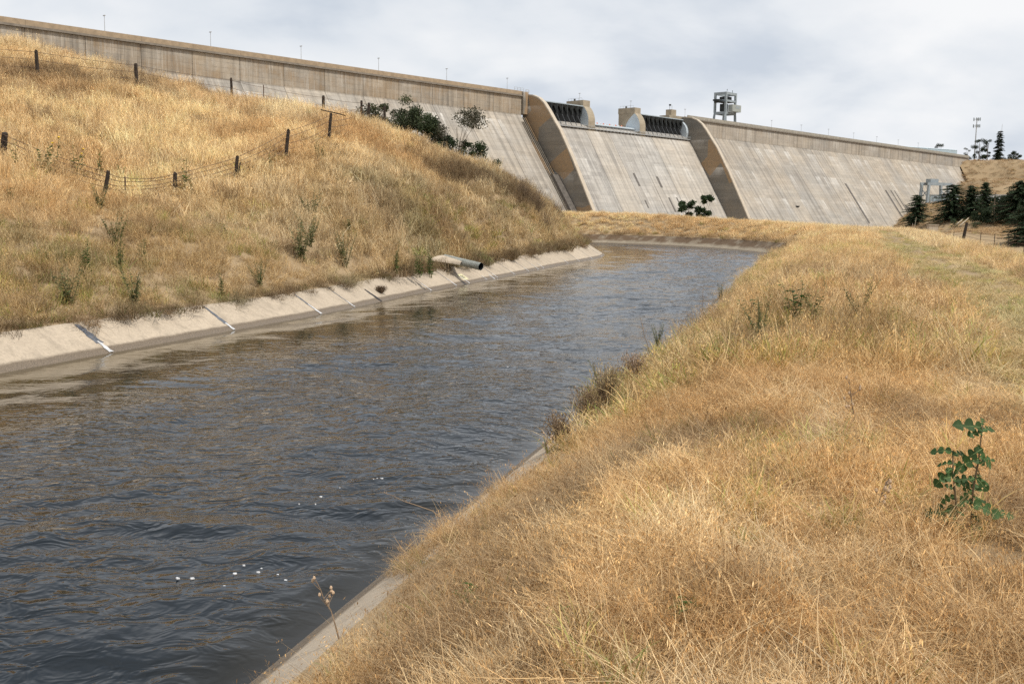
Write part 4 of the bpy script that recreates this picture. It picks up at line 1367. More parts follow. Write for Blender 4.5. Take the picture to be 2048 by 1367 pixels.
def leaf_shape(c, d, up, L, W, tone, V, F, T, cup=.15):
    """six point leaf from c along d"""
    d = d / np.linalg.norm(d)
    s_ = np.cross(d, up); s_ /= np.linalg.norm(s_) + 1e-9
    n = np.cross(s_, d)
    b = len(V)
    V += [c, c + d * L * .35 + s_ * W * .5 + n * cup * W, c + d * L * .7 + s_ * W * .38 + n * cup * W * .5, c + d * L - n * cup * L,
          c + d * L * .7 - s_ * W * .38 + n * cup * W * .5, c + d * L * .35 - s_ * W * .5 + n * cup * W]
    T += [tone] * 6
    F += [(b, b + 1, b + 2, b + 3), (b, b + 3, b + 4, b + 5)]
def weed_meshes(h, stems, leaves, L, W, spread, col, seed, top=None, stemmat=None):
    g = np.random.default_rng(seed)
    sm = MB()
    V, F, T = [], [], []
    fl = MB()
    for i in range(stems):
        a = g.random() * 6.283
        hh = h * g.uniform(.6, 1.05)
        lean = spread * g.uniform(.2, 1)
        p0 = np.array([g.normal(0, .04), g.normal(0, .04), -.05]) * min(1, h)
        p2 = p0 + np.array([math.cos(a) * lean * hh, math.sin(a) * lean * hh, hh])
        p1 = (p0 + p2) / 2 + np.array([math.cos(a), math.sin(a), 0]) * -lean * hh * .15
        pts = [(1 - t) ** 2 * p0 + 2 * t * (1 - t) * p1 + t * t * p2 for t in np.linspace(0, 1, 6)]
        sm.tube(pts, list(np.linspace(.011, .004, 6) * max(.6, h)), 4, cap=False)
        for q in range(leaves):
            t = .15 + .85 * (q + g.random()) / leaves
            c = (1 - t) ** 2 * p0 + 2 * t * (1 - t) * p1 + t * t * p2
            az = g.random() * 6.283
            d = np.array([math.cos(az), math.sin(az), g.uniform(-.3, .7)])
            sz = (1.15 - .6 * t) * g.uniform(.6, 1.2)
            tone = np.array(col) * g.uniform(.65, 1.35) * np.array([g.uniform(.9, 1.2), 1, g.uniform(.8, 1.1)])
            leaf_shape(c, d, np.array([0, 0, 1.0]), L * sz, W * sz, tone, V, F, T)
        if top:
            for r in range(3):
                az = g.random() * 6.283
                fl.tube([tuple(p2), tuple(p2 + np.array([math.cos(az) * .02, math.sin(az) * .02, .03]))], [.012, .03], 6)
    sme = mesh('stem', sm.V, sm.F, stemmat or M_STEM)
    fme = mesh('foliage', V, F, M_LEAF, False, {'tone': np.array(T)})
    tme = mesh('flower', fl.V, fl.F, top) if top else None
    return sme, fme, tme
def place_weed(name, ms, P, label, cat, group=None, sc=1.0, rz=None):
    t = empty(name, tuple(P), random.random() * 6.28 if rz is None else rz)
    t.scale = (sc, sc, sc)
    tag(t, label, cat, group)
    obj('stem', ms[0], t)
    obj('foliage', ms[1], t)
    if ms[2]:
        obj('flower', ms[2], t)
    return t
GREEN = (.075, .135, .030)
GREYG = (.135, .16, .07)
DKG = (.045, .095, .022)
M_YEL = plain('yellow_petals', (.75, .5, .04), .7, .2, 9)
M_THISTLE = plain('dry_thistle_head', (.55, .40, .27), .9, .3, 20)
W_SUN = [weed_meshes(1.25, 3, 13, .20, .15, .22, GREEN, 100 + i) for i in range(3)]
W_SUNY = weed_meshes(1.3, 2, 10, .17, .13, .15, GREYG, 140, top=M_YEL)
W_BUSH = [weed_meshes(.95, 9, 30, .10, .045, .55, GREYG, 110 + i) for i in range(3)]
W_SPIKE = [weed_meshes(.95, 4, 30, .12, .035, .18, GREEN, 120 + i) for i in range(3)]
W_LEAFY = [weed_meshes(.5, 6, 14, .10, .06, .5, DKG, 130 + i) for i in range(2)]
def at_px(px, py, dy=0):
    return hit(px, py + dy)
GH_ = 'green weeds along the lower fence'
for (px, py, ms, sc, lb) in [
    (92, 352, W_SUN[0], 1.0, 'bushiest green sunflower plant behind the sagging lower fence wires'),
    (112, 345, W_SUNY, 1.1, 'green sunflower plant with a yellow bloom behind the sagging wires'),
    (32, 335, W_SUN[1], .7, 'small green sunflower plant close to the big leaning fence post'),
    (150, 358, W_SUN[1], .95, 'green sunflower plant between the leaning posts, by a hanging wire end'),
    (166, 352, W_SUNY, .9, 'thin pale green sunflower plant in front of the golden slope, middle of the wires'),
    (199, 352, W_SUN[2], .85, 'slender upright sunflower just left of the short leaning post'),
    (243, 360, W_SUN[0], .6, 'low green sunflower beside the thin metal stake'),
    (372, 376, W_SUN[1], .9, 'green sunflower right of the short mottled post'),
    (383, 384, W_SUN[2], .45, 'little green sunflower seedling at the foot of its taller neighbour')]:
    place_weed('sunflower', ms, at_px(px, py, 8), lb, 'sunflower plant', GH_, sc * 1.2)
for (px, py, ms, sc, lb) in [
    (20, 400, W_LEAFY[0], .8, 'small dark green weed at the left edge below the big leaning post'),
    (175, 555, W_SPIKE[0], 1.0, 'dark green upright weed in the lower left slope above the lining'),
    (236, 500, W_BUSH[0], 1.0, 'grey green bushy weed high on the lower left slope'),
    (240, 535, W_SPIKE[1], .8, 'dark green leafy weed beside the grey bush on the lower left slope'),
    (285, 530, W_SPIKE[2], .8, 'leafy weed right of the dark green pair on the lower left slope'),
    (200, 420, W_BUSH[1], .8, 'grey green bush just below the short leaning post'),
    (135, 610, W_BUSH[2], .9, 'low olive bush at the edge of the lining near the left joint'),
    (270, 610, W_BUSH[0], .95, 'olive bush overhanging the lining between the two tar joints'),
    (445, 590, W_SPIKE[0], .75, 'bright green spike of weed at the lining above the second tar joint'),
    (448, 475, W_LEAFY[1], .9, 'single small leafy green weed on the orange grass mid slope'),
    (520, 575, W_BUSH[1], .8, 'olive weed on the lining edge right of the second joint'),
    (600, 520, W_BUSH[2], 1.3, 'large straggly grey green bush above the third joint'),
    (625, 445, W_BUSH[0], 1.2, 'tall thin twiggy green weed on the middle slope'),
    (650, 440, W_LEAFY[0], 1.2, 'leafy weed right of the tall twiggy one on the middle slope'),
    (694, 470, W_LEAFY[1], 1.2, 'dark green clump alone in the dry grass above the dead bush'),
    (690, 535, W_BUSH[1], 1.2, 'grey green bush above the lining left of the dead bush'),
    (620, 490, W_BUSH[2], 1.1, 'grey bush in the middle of the weedy belt'),
    (790, 545, W_SPIKE[1], 1.15, 'tall green weed spike left of the pair above the lining'),
    (838, 548, W_SPIKE[2], 1.1, 'greyer green weed spike left of the bright one by the pipe'),
    (862, 548, W_SPIKE[0], 1.15, 'bright green spike of weed just left of the drain pipe'),
    (880, 510, W_SPIKE[1], .9, 'pale green weed directly above the concrete pipe collar'),
    (928, 490, W_LEAFY[0], 1.0, 'small green weed above the mouth of the pipe'),
    (982, 470, W_SPIKE[2], 1.1, 'green weed on the slope well right of the pipe'),
    (640, 325, W_BUSH[0], 1.0, 'grey bush in the hollow below the T shaped post'),
    (542, 350, W_BUSH[1], .9, 'grey green bush in the hollow right of the fifth post')]:
    place_weed('weed', ms, at_px(px, py, 4), lb, 'weed', 'green weeds on the left hillside', sc * 1.3)
for (px, py, ms, sc, lb) in [
    (1590, 655, W_LEAFY[0], 1.5, 'tallest leafy green weed in the middle of the right bank'),
    (1625, 650, W_LEAFY[1], 1.1, 'green tuft of weed to the right of the tallest leafy one'),
    (1492, 655, W_LEAFY[1], 1.2, 'green weed nearer the water on the right bank'),
    (1520, 690, W_BUSH[1], .7, 'grey green weed below the one nearer the water'),
    (1715, 650, W_BUSH[0], .8, 'thin green weed in the tall gold grass beside the mown track'),
    (1440, 595, W_BUSH[2], .6, 'straggly green weed at the bend of the right bank edge'),
    (1315, 690, W_BUSH[1], .55, 'tall thin weed leaning over the water from the right bank'),
    (1370, 720, W_LEAFY[0], .9, 'dark green clump low in the grass by the right bank edge'),
    (1215, 830, W_BUSH[0], .8, 'olive weed beside the brown shrub at the right water edge'),
    (1530, 475, W_LEAFY[0], 1.2, 'green weed on the far levee above the outer wall'),
    (1650, 590, W_SPIKE[0], .6, 'upright green weed near the top of the right bank')]:
    place_weed('weed', ms, at_px(px, py, 3), lb, 'weed', 'green weeds on the right bank', sc)
W_STRAP = weed_meshes(.16, 4, 3, .13, .032, .8, (.07, .16, .03), 150)
for (px, py, sc, lb) in [(945, 1222, 1.0, 'small bright green strap leaved plant in the near straw'), (1350, 1325, .8, 'little green strap leaves at the bottom of the picture'), (1130, 1290, .9, 'blue green sprig in the straw below the strap leaved plant')]:
    place_weed('weed', W_STRAP, at_px(px, py, 0), lb, 'weed', 'green weeds on the right bank', sc)

# brown shrubs at the waterline and dry stalks
def twig_bush(name, P, h, r, n, label, cat, leafcol=(.30, .215, .13), seed=1, lean=(0, 0)):
    g = np.random.default_rng(seed)
    t = empty(name, tuple(P))
    tag(t, label, cat)
    sm = MB(); V, F, T = [], [], []
    for i in range(n):
        a = g.random() * 6.283
        q = np.array([math.cos(a) * r * g.random() + lean[0], math.sin(a) * r * g.random() + lean[1], h * g.uniform(.5, 1.1)])
        m = q * .5 + np.array([g.normal(0, r * .15), g.normal(0, r * .15), 0])
        sm.tube([(0, 0, -.03), tuple(m), tuple(q)], [.006, .004, .002], 3, cap=False)
        for j in range(9):
            tt = g.uniform(.35, 1.05)
            c = (q * tt) + g.normal(0, r * .1, 3)
            leaf_shape(c, g.normal(0, 1, 3), np.array([.1, .2, 1]), .035, .014, np.array(leafcol) * g.uniform(.6, 1.5), V, F, T)
    obj('twigs', mesh('twigs', sm.V, sm.F, M_TWIG), t)
    obj('foliage', mesh('foliage', V, F, M_LEAF, False, {'tone': np.array(T)}), t)
    return t
q = atz(1178, 846, .5); twig_bush('shrub', q, .46, .30, 110, 'brown twiggy shrub on the right lining edge against the water', 'shrub', seed=3)
q = atz(1118, 884, .5); twig_bush('shrub', q, .36, .3, 80, 'low brown shrub hanging over the right lining edge', 'shrub', seed=4)
q = atz(1210, 800, .80); twig_bush('shrub', q, .45, .3, 70, 'straw coloured flowering shrub behind the brown one', 'shrub', (.46, .36, .2), seed=5)
q = atz(1270, 755, .85); twig_bush('shrub', q, .36, .32, 60, 'pinkish tan shrub on the bank edge farther up the canal', 'shrub', (.42, .30, .21), seed=6)
def stalk(px, py, z, h, lean, label, seed, heads=True):
    g = np.random.default_rng(seed)
    P = atz(px, py, z)
    t = empty('dry_stalk', tuple(P))
    tag(t, label, 'dry stalk')
    sm = MB(); hd = MB()
    top = np.array([lean[0], lean[1], h])
    pts = [top * u + np.array([g.normal(0, .01), g.normal(0, .01), 0]) for u in np.linspace(0, 1, 6)]
    pts[0] = np.array([0, 0, -.05])
    sm.tube(pts, [.006, .0055, .005, .004, .003, .002], 4)
    for j in range(8):
        u = g.uniform(.3, .95)
        a = g.random() * 6.283
        e = top * u + np.array([math.cos(a), math.sin(a), g.uniform(.3, 1.2)]) * h * .16
        sm.tube([tuple(top * u), tuple(e)], [.003, .0015], 3)
        if heads:
            hd.tube([tuple(e), tuple(e + np.array([0, 0, .012])), tuple(e + np.array([0, 0, .026]))], [.004, .011, .006], 5)
    obj('stem', mesh('stem', sm.V, sm.F, M_TWIG), t)
    if heads:
        obj('seed_head', mesh('seed_head', hd.V, hd.F, M_THISTLE), t)
stalk(678, 1262, .5, .33, (-.16, .05), 'dry thistle stalk with a fluffy head over the near lining strip', 1)
stalk(1085, 935, .48, .40, (.05, .0), 'thin dry stalk standing at the water edge beside the low shrub', 2)
stalk(890, 1030, .5, .14, (-.62, .25), 'bare dry branch reaching out over the water', 3, False)
stalk(1405, 640, .95, .75, (.0, .0), 'single tall brown stem on the bank edge far up the canal', 4, False)
stalk(1530, 545, 1.0, 1.6, (.05, .0), 'lone thin stake like stem at the bend of the right bank', 5, False)
stalk(1740, 1045, 1.5, .26, (.1, .03), 'dry thistle with white tufts left of the prickly lettuce', 6)
stalk(1712, 860, 1.5, .42, (-.08, .0), 'brown forked stalk in the grass above the prickly lettuce', 7)
stalk(1300, 700, .9, .6, (-.2, .05), 'wispy leafless stalk leaning out over the canal', 8, False)

# ------------------------------------------------------------------ prickly lettuce in the right foreground
LY = 5.2
LG = hit(1930, 1085)
LY = LG[1]
lett = empty('prickly_lettuce', tuple(LG))
tag(lett, 'green prickly lettuce plant with lobed leaves standing in the straw, right foreground', 'plant')
def lpx(cx, cy, dy=0.0):
    return atY(1700 + cx / 3.598, 800 + cy / 3.598, LY + dy) - LG
M_LST = plain('purple_green_stem', (.17, .13, .075), .6, .3, 30)
st_paths = [[(800, 1150), (775, 900), (755, 650), (742, 500), (738, 360)], [(850, 1150), (868, 900), (885, 650), (925, 430), (945, 250), (955, 180)], [(800, 1100), (700, 900), (640, 830)], [(860, 1100), (980, 900), (1050, 830)]]
for i, pth in enumerate(st_paths[:2]):
    sb = MB(); sb.tube([lpx(x, y, .02 * math.sin(j * 2 + i)) for j, (x, y) in enumerate(pth)], list(np.linspace(.0075, .0035, len(pth))), 6)
    sb.build('stem', M_LST, lett, True)
M_MIDRIB = plain('pale_midrib', (.24, .32, .13), .6, .15, 30)
def lobed_leaf(seed, lobes=4):
    """unit leaf along +x, lying in xy, lobes sweeping back"""
    g = np.random.default_rng(seed)
    V, F, T = [], [], []
    K = 9
    n = lobes * K
    spine = lambda t: np.array([t, .05 * math.sin(3 * t + seed), -.14 * t * t + .05 * math.sin(5 * t)])
    for sd in (1, -1):
        base = len(V)
        amp = 1.0
        for j in range(n + 1):
            t = j / n
            ph = (j % K) / K
            if j % K == 0:
                amp = g.uniform(.75, 1.2)
            lob = .055 + .19 * amp * max(0, math.sin(math.pi * min(1, max(0, (ph - .14) / .72)))) ** .5 * (1.1 - .4 * abs(t - .6))
            if t > .84:
                lob = max(lob * .8, .10 * (1 - (t - .84) / .16) + .01)
            if j == n:
                lob = .004
            c = spine(t)
            e = c + np.array([-.02 * lob / .2 + .06 * (ph - .5) * lob / .2, sd * lob, .3 * lob + g.uniform(-.015, .015)])
            V += [c, (c + e) / 2 + np.array([0, 0, -.012]), e]
            tn = np.array([.045, .092, .024]) * (.7 + .12 * seed) * g.uniform(.85, 1.2)
            T += [tn] * 3
        for j in range(n):
            a, b = base + 3 * j, base + 3 * j + 3
            F += [(a, b, b + 1, a + 1), (a + 1, b + 1, b + 2, a + 2)]
    leaf = mesh('leaf', V, F, M_LEAF, True, {'tone': np.array(T)})
    mb_ = MB(); mb_.tube([tuple(spine(t) + np.array([0, 0, .006])) for t in np.linspace(0, .93, 7)], [.014, .013, .012, .010, .008, .006, .003], 4, cap=False)
    return leaf, mesh('midrib', mb_.V, mb_.F, M_MIDRIB)
LF = [lobed_leaf(s, 3) for s in (1, 2, 3, 4, 5)]
ll = [((945, 190), (750, 168)), ((950, 225), (1048, 188)), ((945, 180), (955, 115)), ((733, 372), (560, 362)), ((735, 452), (612, 458)), ((945, 345), (800, 440)), ((742, 490), (595, 640)), ((925, 420), (765, 500)),
      ((935, 400), (1045, 480)), ((950, 420), (1052, 428)), ((885, 560), (745, 572)), ((905, 560), (1012, 660)), ((760, 690), (640, 740)), ((880, 735), (1120, 840)), ((1010, 795), (1200, 850)), ((770, 780), (500, 815)),
      ((775, 850), (590, 860)), ((785, 890), (640, 950)), ((890, 640), (1000, 560)), ((885, 650), (775, 720)), ((875, 770), (980, 700)), ((745, 400), (835, 360)), ((748, 520), (850, 470)), ((755, 600), (880, 590)),
      ((935, 330), (880, 400)), ((880, 480), (950, 520)), ((870, 830), (950, 860)), ((865, 900), (1000, 930)), ((760, 560), (640, 560)), ((780, 930), (600, 1000)), ((860, 950), (1050, 1000)), ((890, 610), (800, 650)), ((900, 540), (830, 560))]
gl = np.random.default_rng(77)
for q in range(16):                                    # small curled leaves up the stems
    pth = st_paths[q % 2]
    f = gl.uniform(.25, .98) * (len(pth) - 1)
    i0 = min(int(f), len(pth) - 2)
    c0 = np.array(pth[i0]) * (1 - f + i0) + np.array(pth[i0 + 1]) * (f - i0)
    a0 = gl.uniform(-.7, .7) + (0 if gl.random() < .5 else math.pi)
    r0 = gl.uniform(40, 95)
    ll.append((tuple(c0), (c0[0] + math.cos(a0) * r0, c0[1] + math.sin(a0) * r0)))
for i, (a, b) in enumerate(ll):
    A = lpx(*a, 0); B = lpx(*b, gl.uniform(-.07, .07))
    d = B - A
    L = float(np.linalg.norm(d)) * .92
    x_ = Vector(d).normalized()
    upv = Vector((gl.normal(0, .5), -.75 + gl.normal(0, .3), .7)).normalized()
    y_ = upv.cross(x_).normalized()
    curl = gl.uniform(.4, 1.1)
    z_ = x_.cross(y_)
    lf, mr = LF[i % 5]
    o = obj('leaf', lf, lett)
    wv = min(L, .15) * 1.0
    o.matrix_local = Matrix(((x_.x * L, y_.x * wv, z_.x * wv * curl, A[0]), (x_.y * L, y_.y * wv, z_.y * wv * curl, A[1]), (x_.z * L, y_.z * wv, z_.z * wv * curl, A[2]), (0, 0, 0, 1)))
    obj('midrib', mr, o)

# ------------------------------------------------------------------ fences
def fence(name, posts, label, strands, sag, extra=None):
    """posts: (base x, base y, top x, top y, width px, lift)"""
    P0 = post_base(posts[0][0], posts[0][1])
    t = empty(name, tuple(P0))
    tag(t, label, 'fence')
    tops = []
    for (bx, by, tx, ty, wpx, metal) in posts:
        B = post_base(bx, by)
        T = atY(tx, ty, B[1])
        B2 = B - np.array([0, 0, .3])
        wd = max(.035, wpx * B[1] / FPX)
        m = MB()
        rr = random.Random(bx)
        V = []
        a, b = Vector(B2 - P0), Vector(T - P0)
        n = 7
        m.tube([a.lerp(b, f) + Vector((rr.uniform(-1, 1), rr.uniform(-1, 1), 0)) * wd * .05 for f in (0, .3, .55, .8, .97, 1.0)], [wd * .56, wd * .54, wd * .5, wd * .5, wd * .47, wd * .38], n)
        o = m.build('post', M_WOOD if not metal else M_WIRE, t)
        tops.append((B - P0, T - P0, wd))
    for k in range(strands):
        f = .92 - k * .8 / strands
        pts = []
        for i in range(len(tops) - 1):
            A, B = tops[i], tops[i + 1]
            a, b = A[0] + (A[1] - A[0]) * f, B[0] + (B[1] - B[0]) * f
            a = a + np.array([0, -A[2] * .5, 0]); b = b + np.array([0, -B[2] * .5, 0])
            sg = sag * random.uniform(.4, 1.6)
            for u in np.linspace(0, 1, 8, endpoint=(i == len(tops) - 2)):
                pts.append(tuple(a + (b - a) * u - np.array([0, 0, sg * 4 * u * (1 - u)])))
        MB().tube(pts, .011, 4).build('wire', M_WIRE, t)
    return t, P0, tops
upf, _, _ = fence('fence', [(-170, 130, -174, 76, 7, 0), (77, 152, 72, 100, 7, 0), (275, 171, 271, 127, 7, 0), (465, 195, 462, 156, 5, 0), (528, 197, 527, 170, 2, 1), (647, 224, 647, 191, 6, 0), (724, 231, 723, 201, 5, 0), (771, 238, 769, 212, 5, 0)],
      'upper barbed wire fence of dark posts along the ridge of the hill', 3, .08)
lof, lp0, ltops = fence('fence', [(-160, 285, -150, 225, 12, 0), (2, 316, 10, 265, 12, 0), (205, 382, 217, 341, 8, 0), (251, 386, 250, 352, 3, 1), (347, 376, 351, 345, 8, 0), (469, 354, 475, 311, 7, 0), (570, 311, 577, 258, 7, 0), (656, 279, 662, 226, 6, 0), (734, 245, 738, 206, 6, 0)],
      'lower sagging barbed wire fence of leaning dark posts crossing the hill', 4, .10)
T = ltops[7][1]
MB().bar(T + np.array([-.55, 0, .16]), T + np.array([.42, 0, -.03]), .09, .05).bar(T + np.array([.38, .02, -.02]), T + np.array([.8, .02, -.14]), .07, .05).build('broken_rail', M_WOOD, lof)
T, B = ltops[5][1], ltops[5][0]
MB().bar(B + np.array([.10, 0, -.1]), B + (T - B) * .72 + np.array([.16, 0, 0]), .05, .05).build('brace', M_WOOD, lof)

# ------------------------------------------------------------------ drain pipe, plate and marks on the left lining
PE = atz(962, 533, .84); PS = PE + np.array([-1.75, 1.45, .30])
pipe = empty('drain_pipe', tuple(PE))
tag(pipe, 'corrugated grey metal drain pipe sticking out of the left canal lining', 'pipe')
n = 46
pts, rad = [], []
for i in range(n):
    f = i / (n - 1)
    pts.append(tuple((PS - PE) * (1 - f)))
    rad.append(.165 + (.012 if i % 2 else 0))
cp = MB(); cp.tube(pts, rad, 14, cap=False)
M_CORR = plain('weathered_corrugated_steel', (.30, .31, .28), .6, .35, 5, metal=.2)
cp.build('barrel', M_CORR, pipe)
inn = MB(); inn.tube(pts[-18:], [.155] * 18, 14, cap=False)
dv = np.array(pts[-1]) - np.array(pts[-18])
inn.build('bore', M_BLACK, pipe)
back = MB(); back.tube([pts[-19], pts[-18]], [.158, .158], 14); back.build('bore_end', M_BLACK, pipe)
col_ = MB()
V, F = [], []
for i in range(9):
    for j in range(13):
        a, r = math.pi * j / 12, math.cos(math.pi / 2 * i / 8)
        f = i / 8
        ctr = (PS - PE) * (1.0 - .55 * f)
        ax = (PE - PS) / np.linalg.norm(PE - PS)
        sd = np.array([-ax[1], ax[0], 0]); sd /= np.linalg.norm(sd)
        rr_ = .19 + .42 * (1 - f) ** 1.5
        V.append(ctr + sd * math.cos(a) * rr_ * 1.5 + np.array([0, 0, 1]) * (math.sin(a) * (.20 + .04 * (1 - f)) - .10))
for i in range(8):
    for j in range(12):
        F.append((i * 13 + j, i * 13 + j + 1, i * 13 + j + 14, i * 13 + j + 13))
obj('concrete_collar', mesh('concrete_collar', V, F, M_LIN, True), pipe)
def on_lining(px, py):
    """point and frame on the left lining slope under a pixel"""
    d = ray(px, py); d = d / d[1]
    t = np.arange(10, 100, .05)
    P = CAM[None] + d[None] * t[:, None]
    s, lat, hw, tl, tr = canal_coords(P[:, 0], P[:, 1])
    zs = (lat - hw) / SLOPE
    k = np.nonzero((P[:, 2] < zs) & (lat > 0))[0][0]
    c, nn_ = canal_at(s[k])
    return P[k], np.array([nn_[0], nn_[1], 0]), np.array([nn_[1], -nn_[0], 0])
P, nn_, tt = on_lining(925, 554)
nn3 = np.array([nn_[0], nn_[1], 1 / SLOPE]); nn3 /= np.linalg.norm(nn3)      # up the slope
nrm = np.cross(tt, nn3); nrm = nrm if nrm[2] > 0 else -nrm
plate = empty('marker_plate', tuple(P))
tag(plate, 'small pale yellow marker plate with dark figures on the left lining by the pipe', 'sign')
def on_plate(a0, a1, b0, b1, h0, h1, name, mat, par):
    c = [tt * a + nn3 * b + nrm * h for h in (h0, h1) for a, b in ((a0, b0), (a1, b0), (a1, b1), (a0, b1))]
    return obj(name, mesh(name, c, [(0, 3, 2, 1), (4, 5, 6, 7), (0, 1, 5, 4), (1, 2, 6, 5), (2, 3, 7, 6), (3, 0, 4, 7)], mat), par)
M_PLATE = plain('pale_yellow_paint', (.70, .64, .40), .6, .12, 8)
M_INK = plain('dark_paint', (.08, .07, .05), .7, .3, 9)
pl_ = on_plate(-.34, .34, -.22, .22, .005, .02, 'plate', M_PLATE, plate)
for a0, a1, b0, b1 in [(-.16, -.12, -.1, .1), (-.12, -.02, .06, .1), (-.12, -.04, -.02, .02), (-.12, -.02, -.1, -.06), (.05, .09, -.1, .1), (.09, .17, .06, .1), (.13, .17, -.1, .06), (.09, .13, -.1, -.06)]:
    on_plate(a0, a1, b0, b1, .0202, .023, 'figure', M_INK, pl_)
P, nn_, tt = on_lining(990, 558)
V, F = [], []
g = np.random.default_rng(3)
for i, (a, b, w) in enumerate([(-.25, -.12, .03), (-.1, -.1, .05), (.0, -.06, .09), (.02, .1, .11), (-.02, .25, .08), (.05, .38, .09), (.2, .48, .06), (.32, .56, .02)]):
    c = tt * a + nn3 * b + nrm * .012
    V += [c - tt * w * .6 - nn3 * .02, c + tt * w * .6 + nn3 * .02]
for i in range(7):
    F.append((2 * i, 2 * i + 1, 2 * i + 3, 2 * i + 2))
sp = obj('mortar_splash', mesh('mortar_splash', V, F, M_WHITE))
sp.location = tuple(P)
tag(sp, 'white splash of spilled mortar on the left lining right of the pipe', 'paint mark')
P, nn_, tt = on_lining(762, 586)
twig_bush('dead_weed', P + np.array([0, 0, .0]), .26, .24, 190, 'dark brown dead weed clump stuck on the left lining', 'dead weed', (.16, .11, .07), seed=9)

for i, (px, py, h, r, lb) in enumerate([(1088, 375, 1.2, 1.0, 'uppermost dark brown brush clump on the steep end of the hill'), (1102, 408, 1.1, .9, 'dark brush clump at the right rim of the hill end'),
    (1072, 425, 1.2, 1.1, 'dark brown brush in the middle of the steep hill end'), (1112, 440, 1.0, .9, 'dark brush clump above the far end of the left lining'), (1046, 398, 1.0, 1.0, 'leftmost dark brush clump of the steep hill end'), (1092, 462, .9, .8, 'lowest dark brush clump at the foot of the hill end')]):
    twig_bush('brush', at_px(px, py, 6), h * 1.7, r * 1.1, 220, lb, 'brush', (.15, .10, .055), seed=20 + i)
# foam flecks
g = np.random.default_rng(12)
V, F = [], []
spots = [(495, 1110), (570, 1148), (335, 1192), (510, 1160), (432, 1190), (380, 1240), (480, 1190), (875, 885), (935, 798), (785, 945), (1010, 735), (620, 1010), (395, 1175), (350, 1215), (540, 1175), (470, 1215), (680, 980), (700, 900), (760, 960), (870, 870), (1050, 700), (640, 905)]
for px, py in spots:
    P = atz(px, py, .012)
    for j in range(g.integers(1, 4)):
        c = P + np.array([g.normal(0, .12), g.normal(0, .18), .035])
        r = min(.010, abs(g.normal(.004, .005)) + .003)
        b = len(V)
        k7 = 7
        for q in range(k7):
            a = 6.283 * q / k7
            rr_ = r * g.uniform(.6, 1.3)
            V.append(c + np.array([math.cos(a) * rr_ * 1.7, math.sin(a) * rr_, 0]))
        for q in range(k7):
            V.append(V[b + q] * np.array([1, 1, 1]) + np.array([0, 0, -.012]))
        F.append(tuple(b + q for q in range(k7)))
        for q in range(k7):
            q2 = (q + 1) % k7
            F.append((b + k7 + q, b + k7 + q2, b + q2, b + q))
fo = obj('foam', mesh('foam', V, F, plain('white_foam', (.8, .8, .8), .6, .05, 20)))
tag(fo, 'scattered white flecks of foam drifting on the dark water', kind='stuff')

# ------------------------------------------------------------------ trees
M_TLEAF = leaf_mat('tree_leaves', .2)
def branch_tree(name, P, h, r, label, seed, col, n=900, leaf=.3, trunk=.16, gap=.35, lean=(0, 0), group=None, low=.25, squash=1.0, clumps=None):
    g = np.random.default_rng(seed)
    t = empty(name, tuple(P))
    tag(t, label, 'tree', group)
    tm = MB()
    top = np.array([lean[0], lean[1], h * .82])
    tp = [top * f + np.array([g.normal(0, r * .04), g.normal(0, r * .04), 0]) for f in np.linspace(0, 1, 6)]
    tp[0] = np.array([0, 0, -.4])
    tm.tube(tp, list(np.linspace(trunk, trunk * .25, 6)), 7)
    V, F, T = [], [], []
    nc = clumps or int(9 + 14 * (1 - gap))
    for i in range(nc):
        f = g.uniform(low, 1.0)
        a = g.random() * 6.283
        rad_ = r * g.uniform(.35, 1.0) * math.sqrt(max(.08, 1 - ((f - low) / (1.04 - low) - .4) ** 2 * 1.5))
        c = np.array([math.cos(a) * rad_ + lean[0] * f, math.sin(a) * rad_ + lean[1] * f, h * f * .97])
        b0 = top * max(.15, f - .28)
        m = (b0 + c) / 2 + np.array([0, 0, h * .04])
        tm.tube([tuple(b0), tuple(m), tuple(c)], [trunk * .32, trunk * .2, trunk * .07], 4, cap=False)
        cr = r * g.uniform(.25, .46)
        light = g.uniform(.7, 1.3)
        for q in range(n // nc):
            o = g.normal(0, 1, 3); o /= np.linalg.norm(o)
            o = o * cr * g.random() ** .45 * np.array([1, 1, .75 * squash])
            tone = np.array(col) * light * g.uniform(.6, 1.4)
            leaf_shape(c + o, g.normal(0, 1, 3), g.normal(0, 1, 3), leaf * g.uniform(.6, 1.3), leaf * .55, tone, V, F, T)
    obj('trunk', mesh('trunk', tm.V, tm.F, M_BARK, True), t)
    obj('crown', mesh('crown', V, F, M_TLEAF, False, {'tone': np.array(T)}), t)
    return t
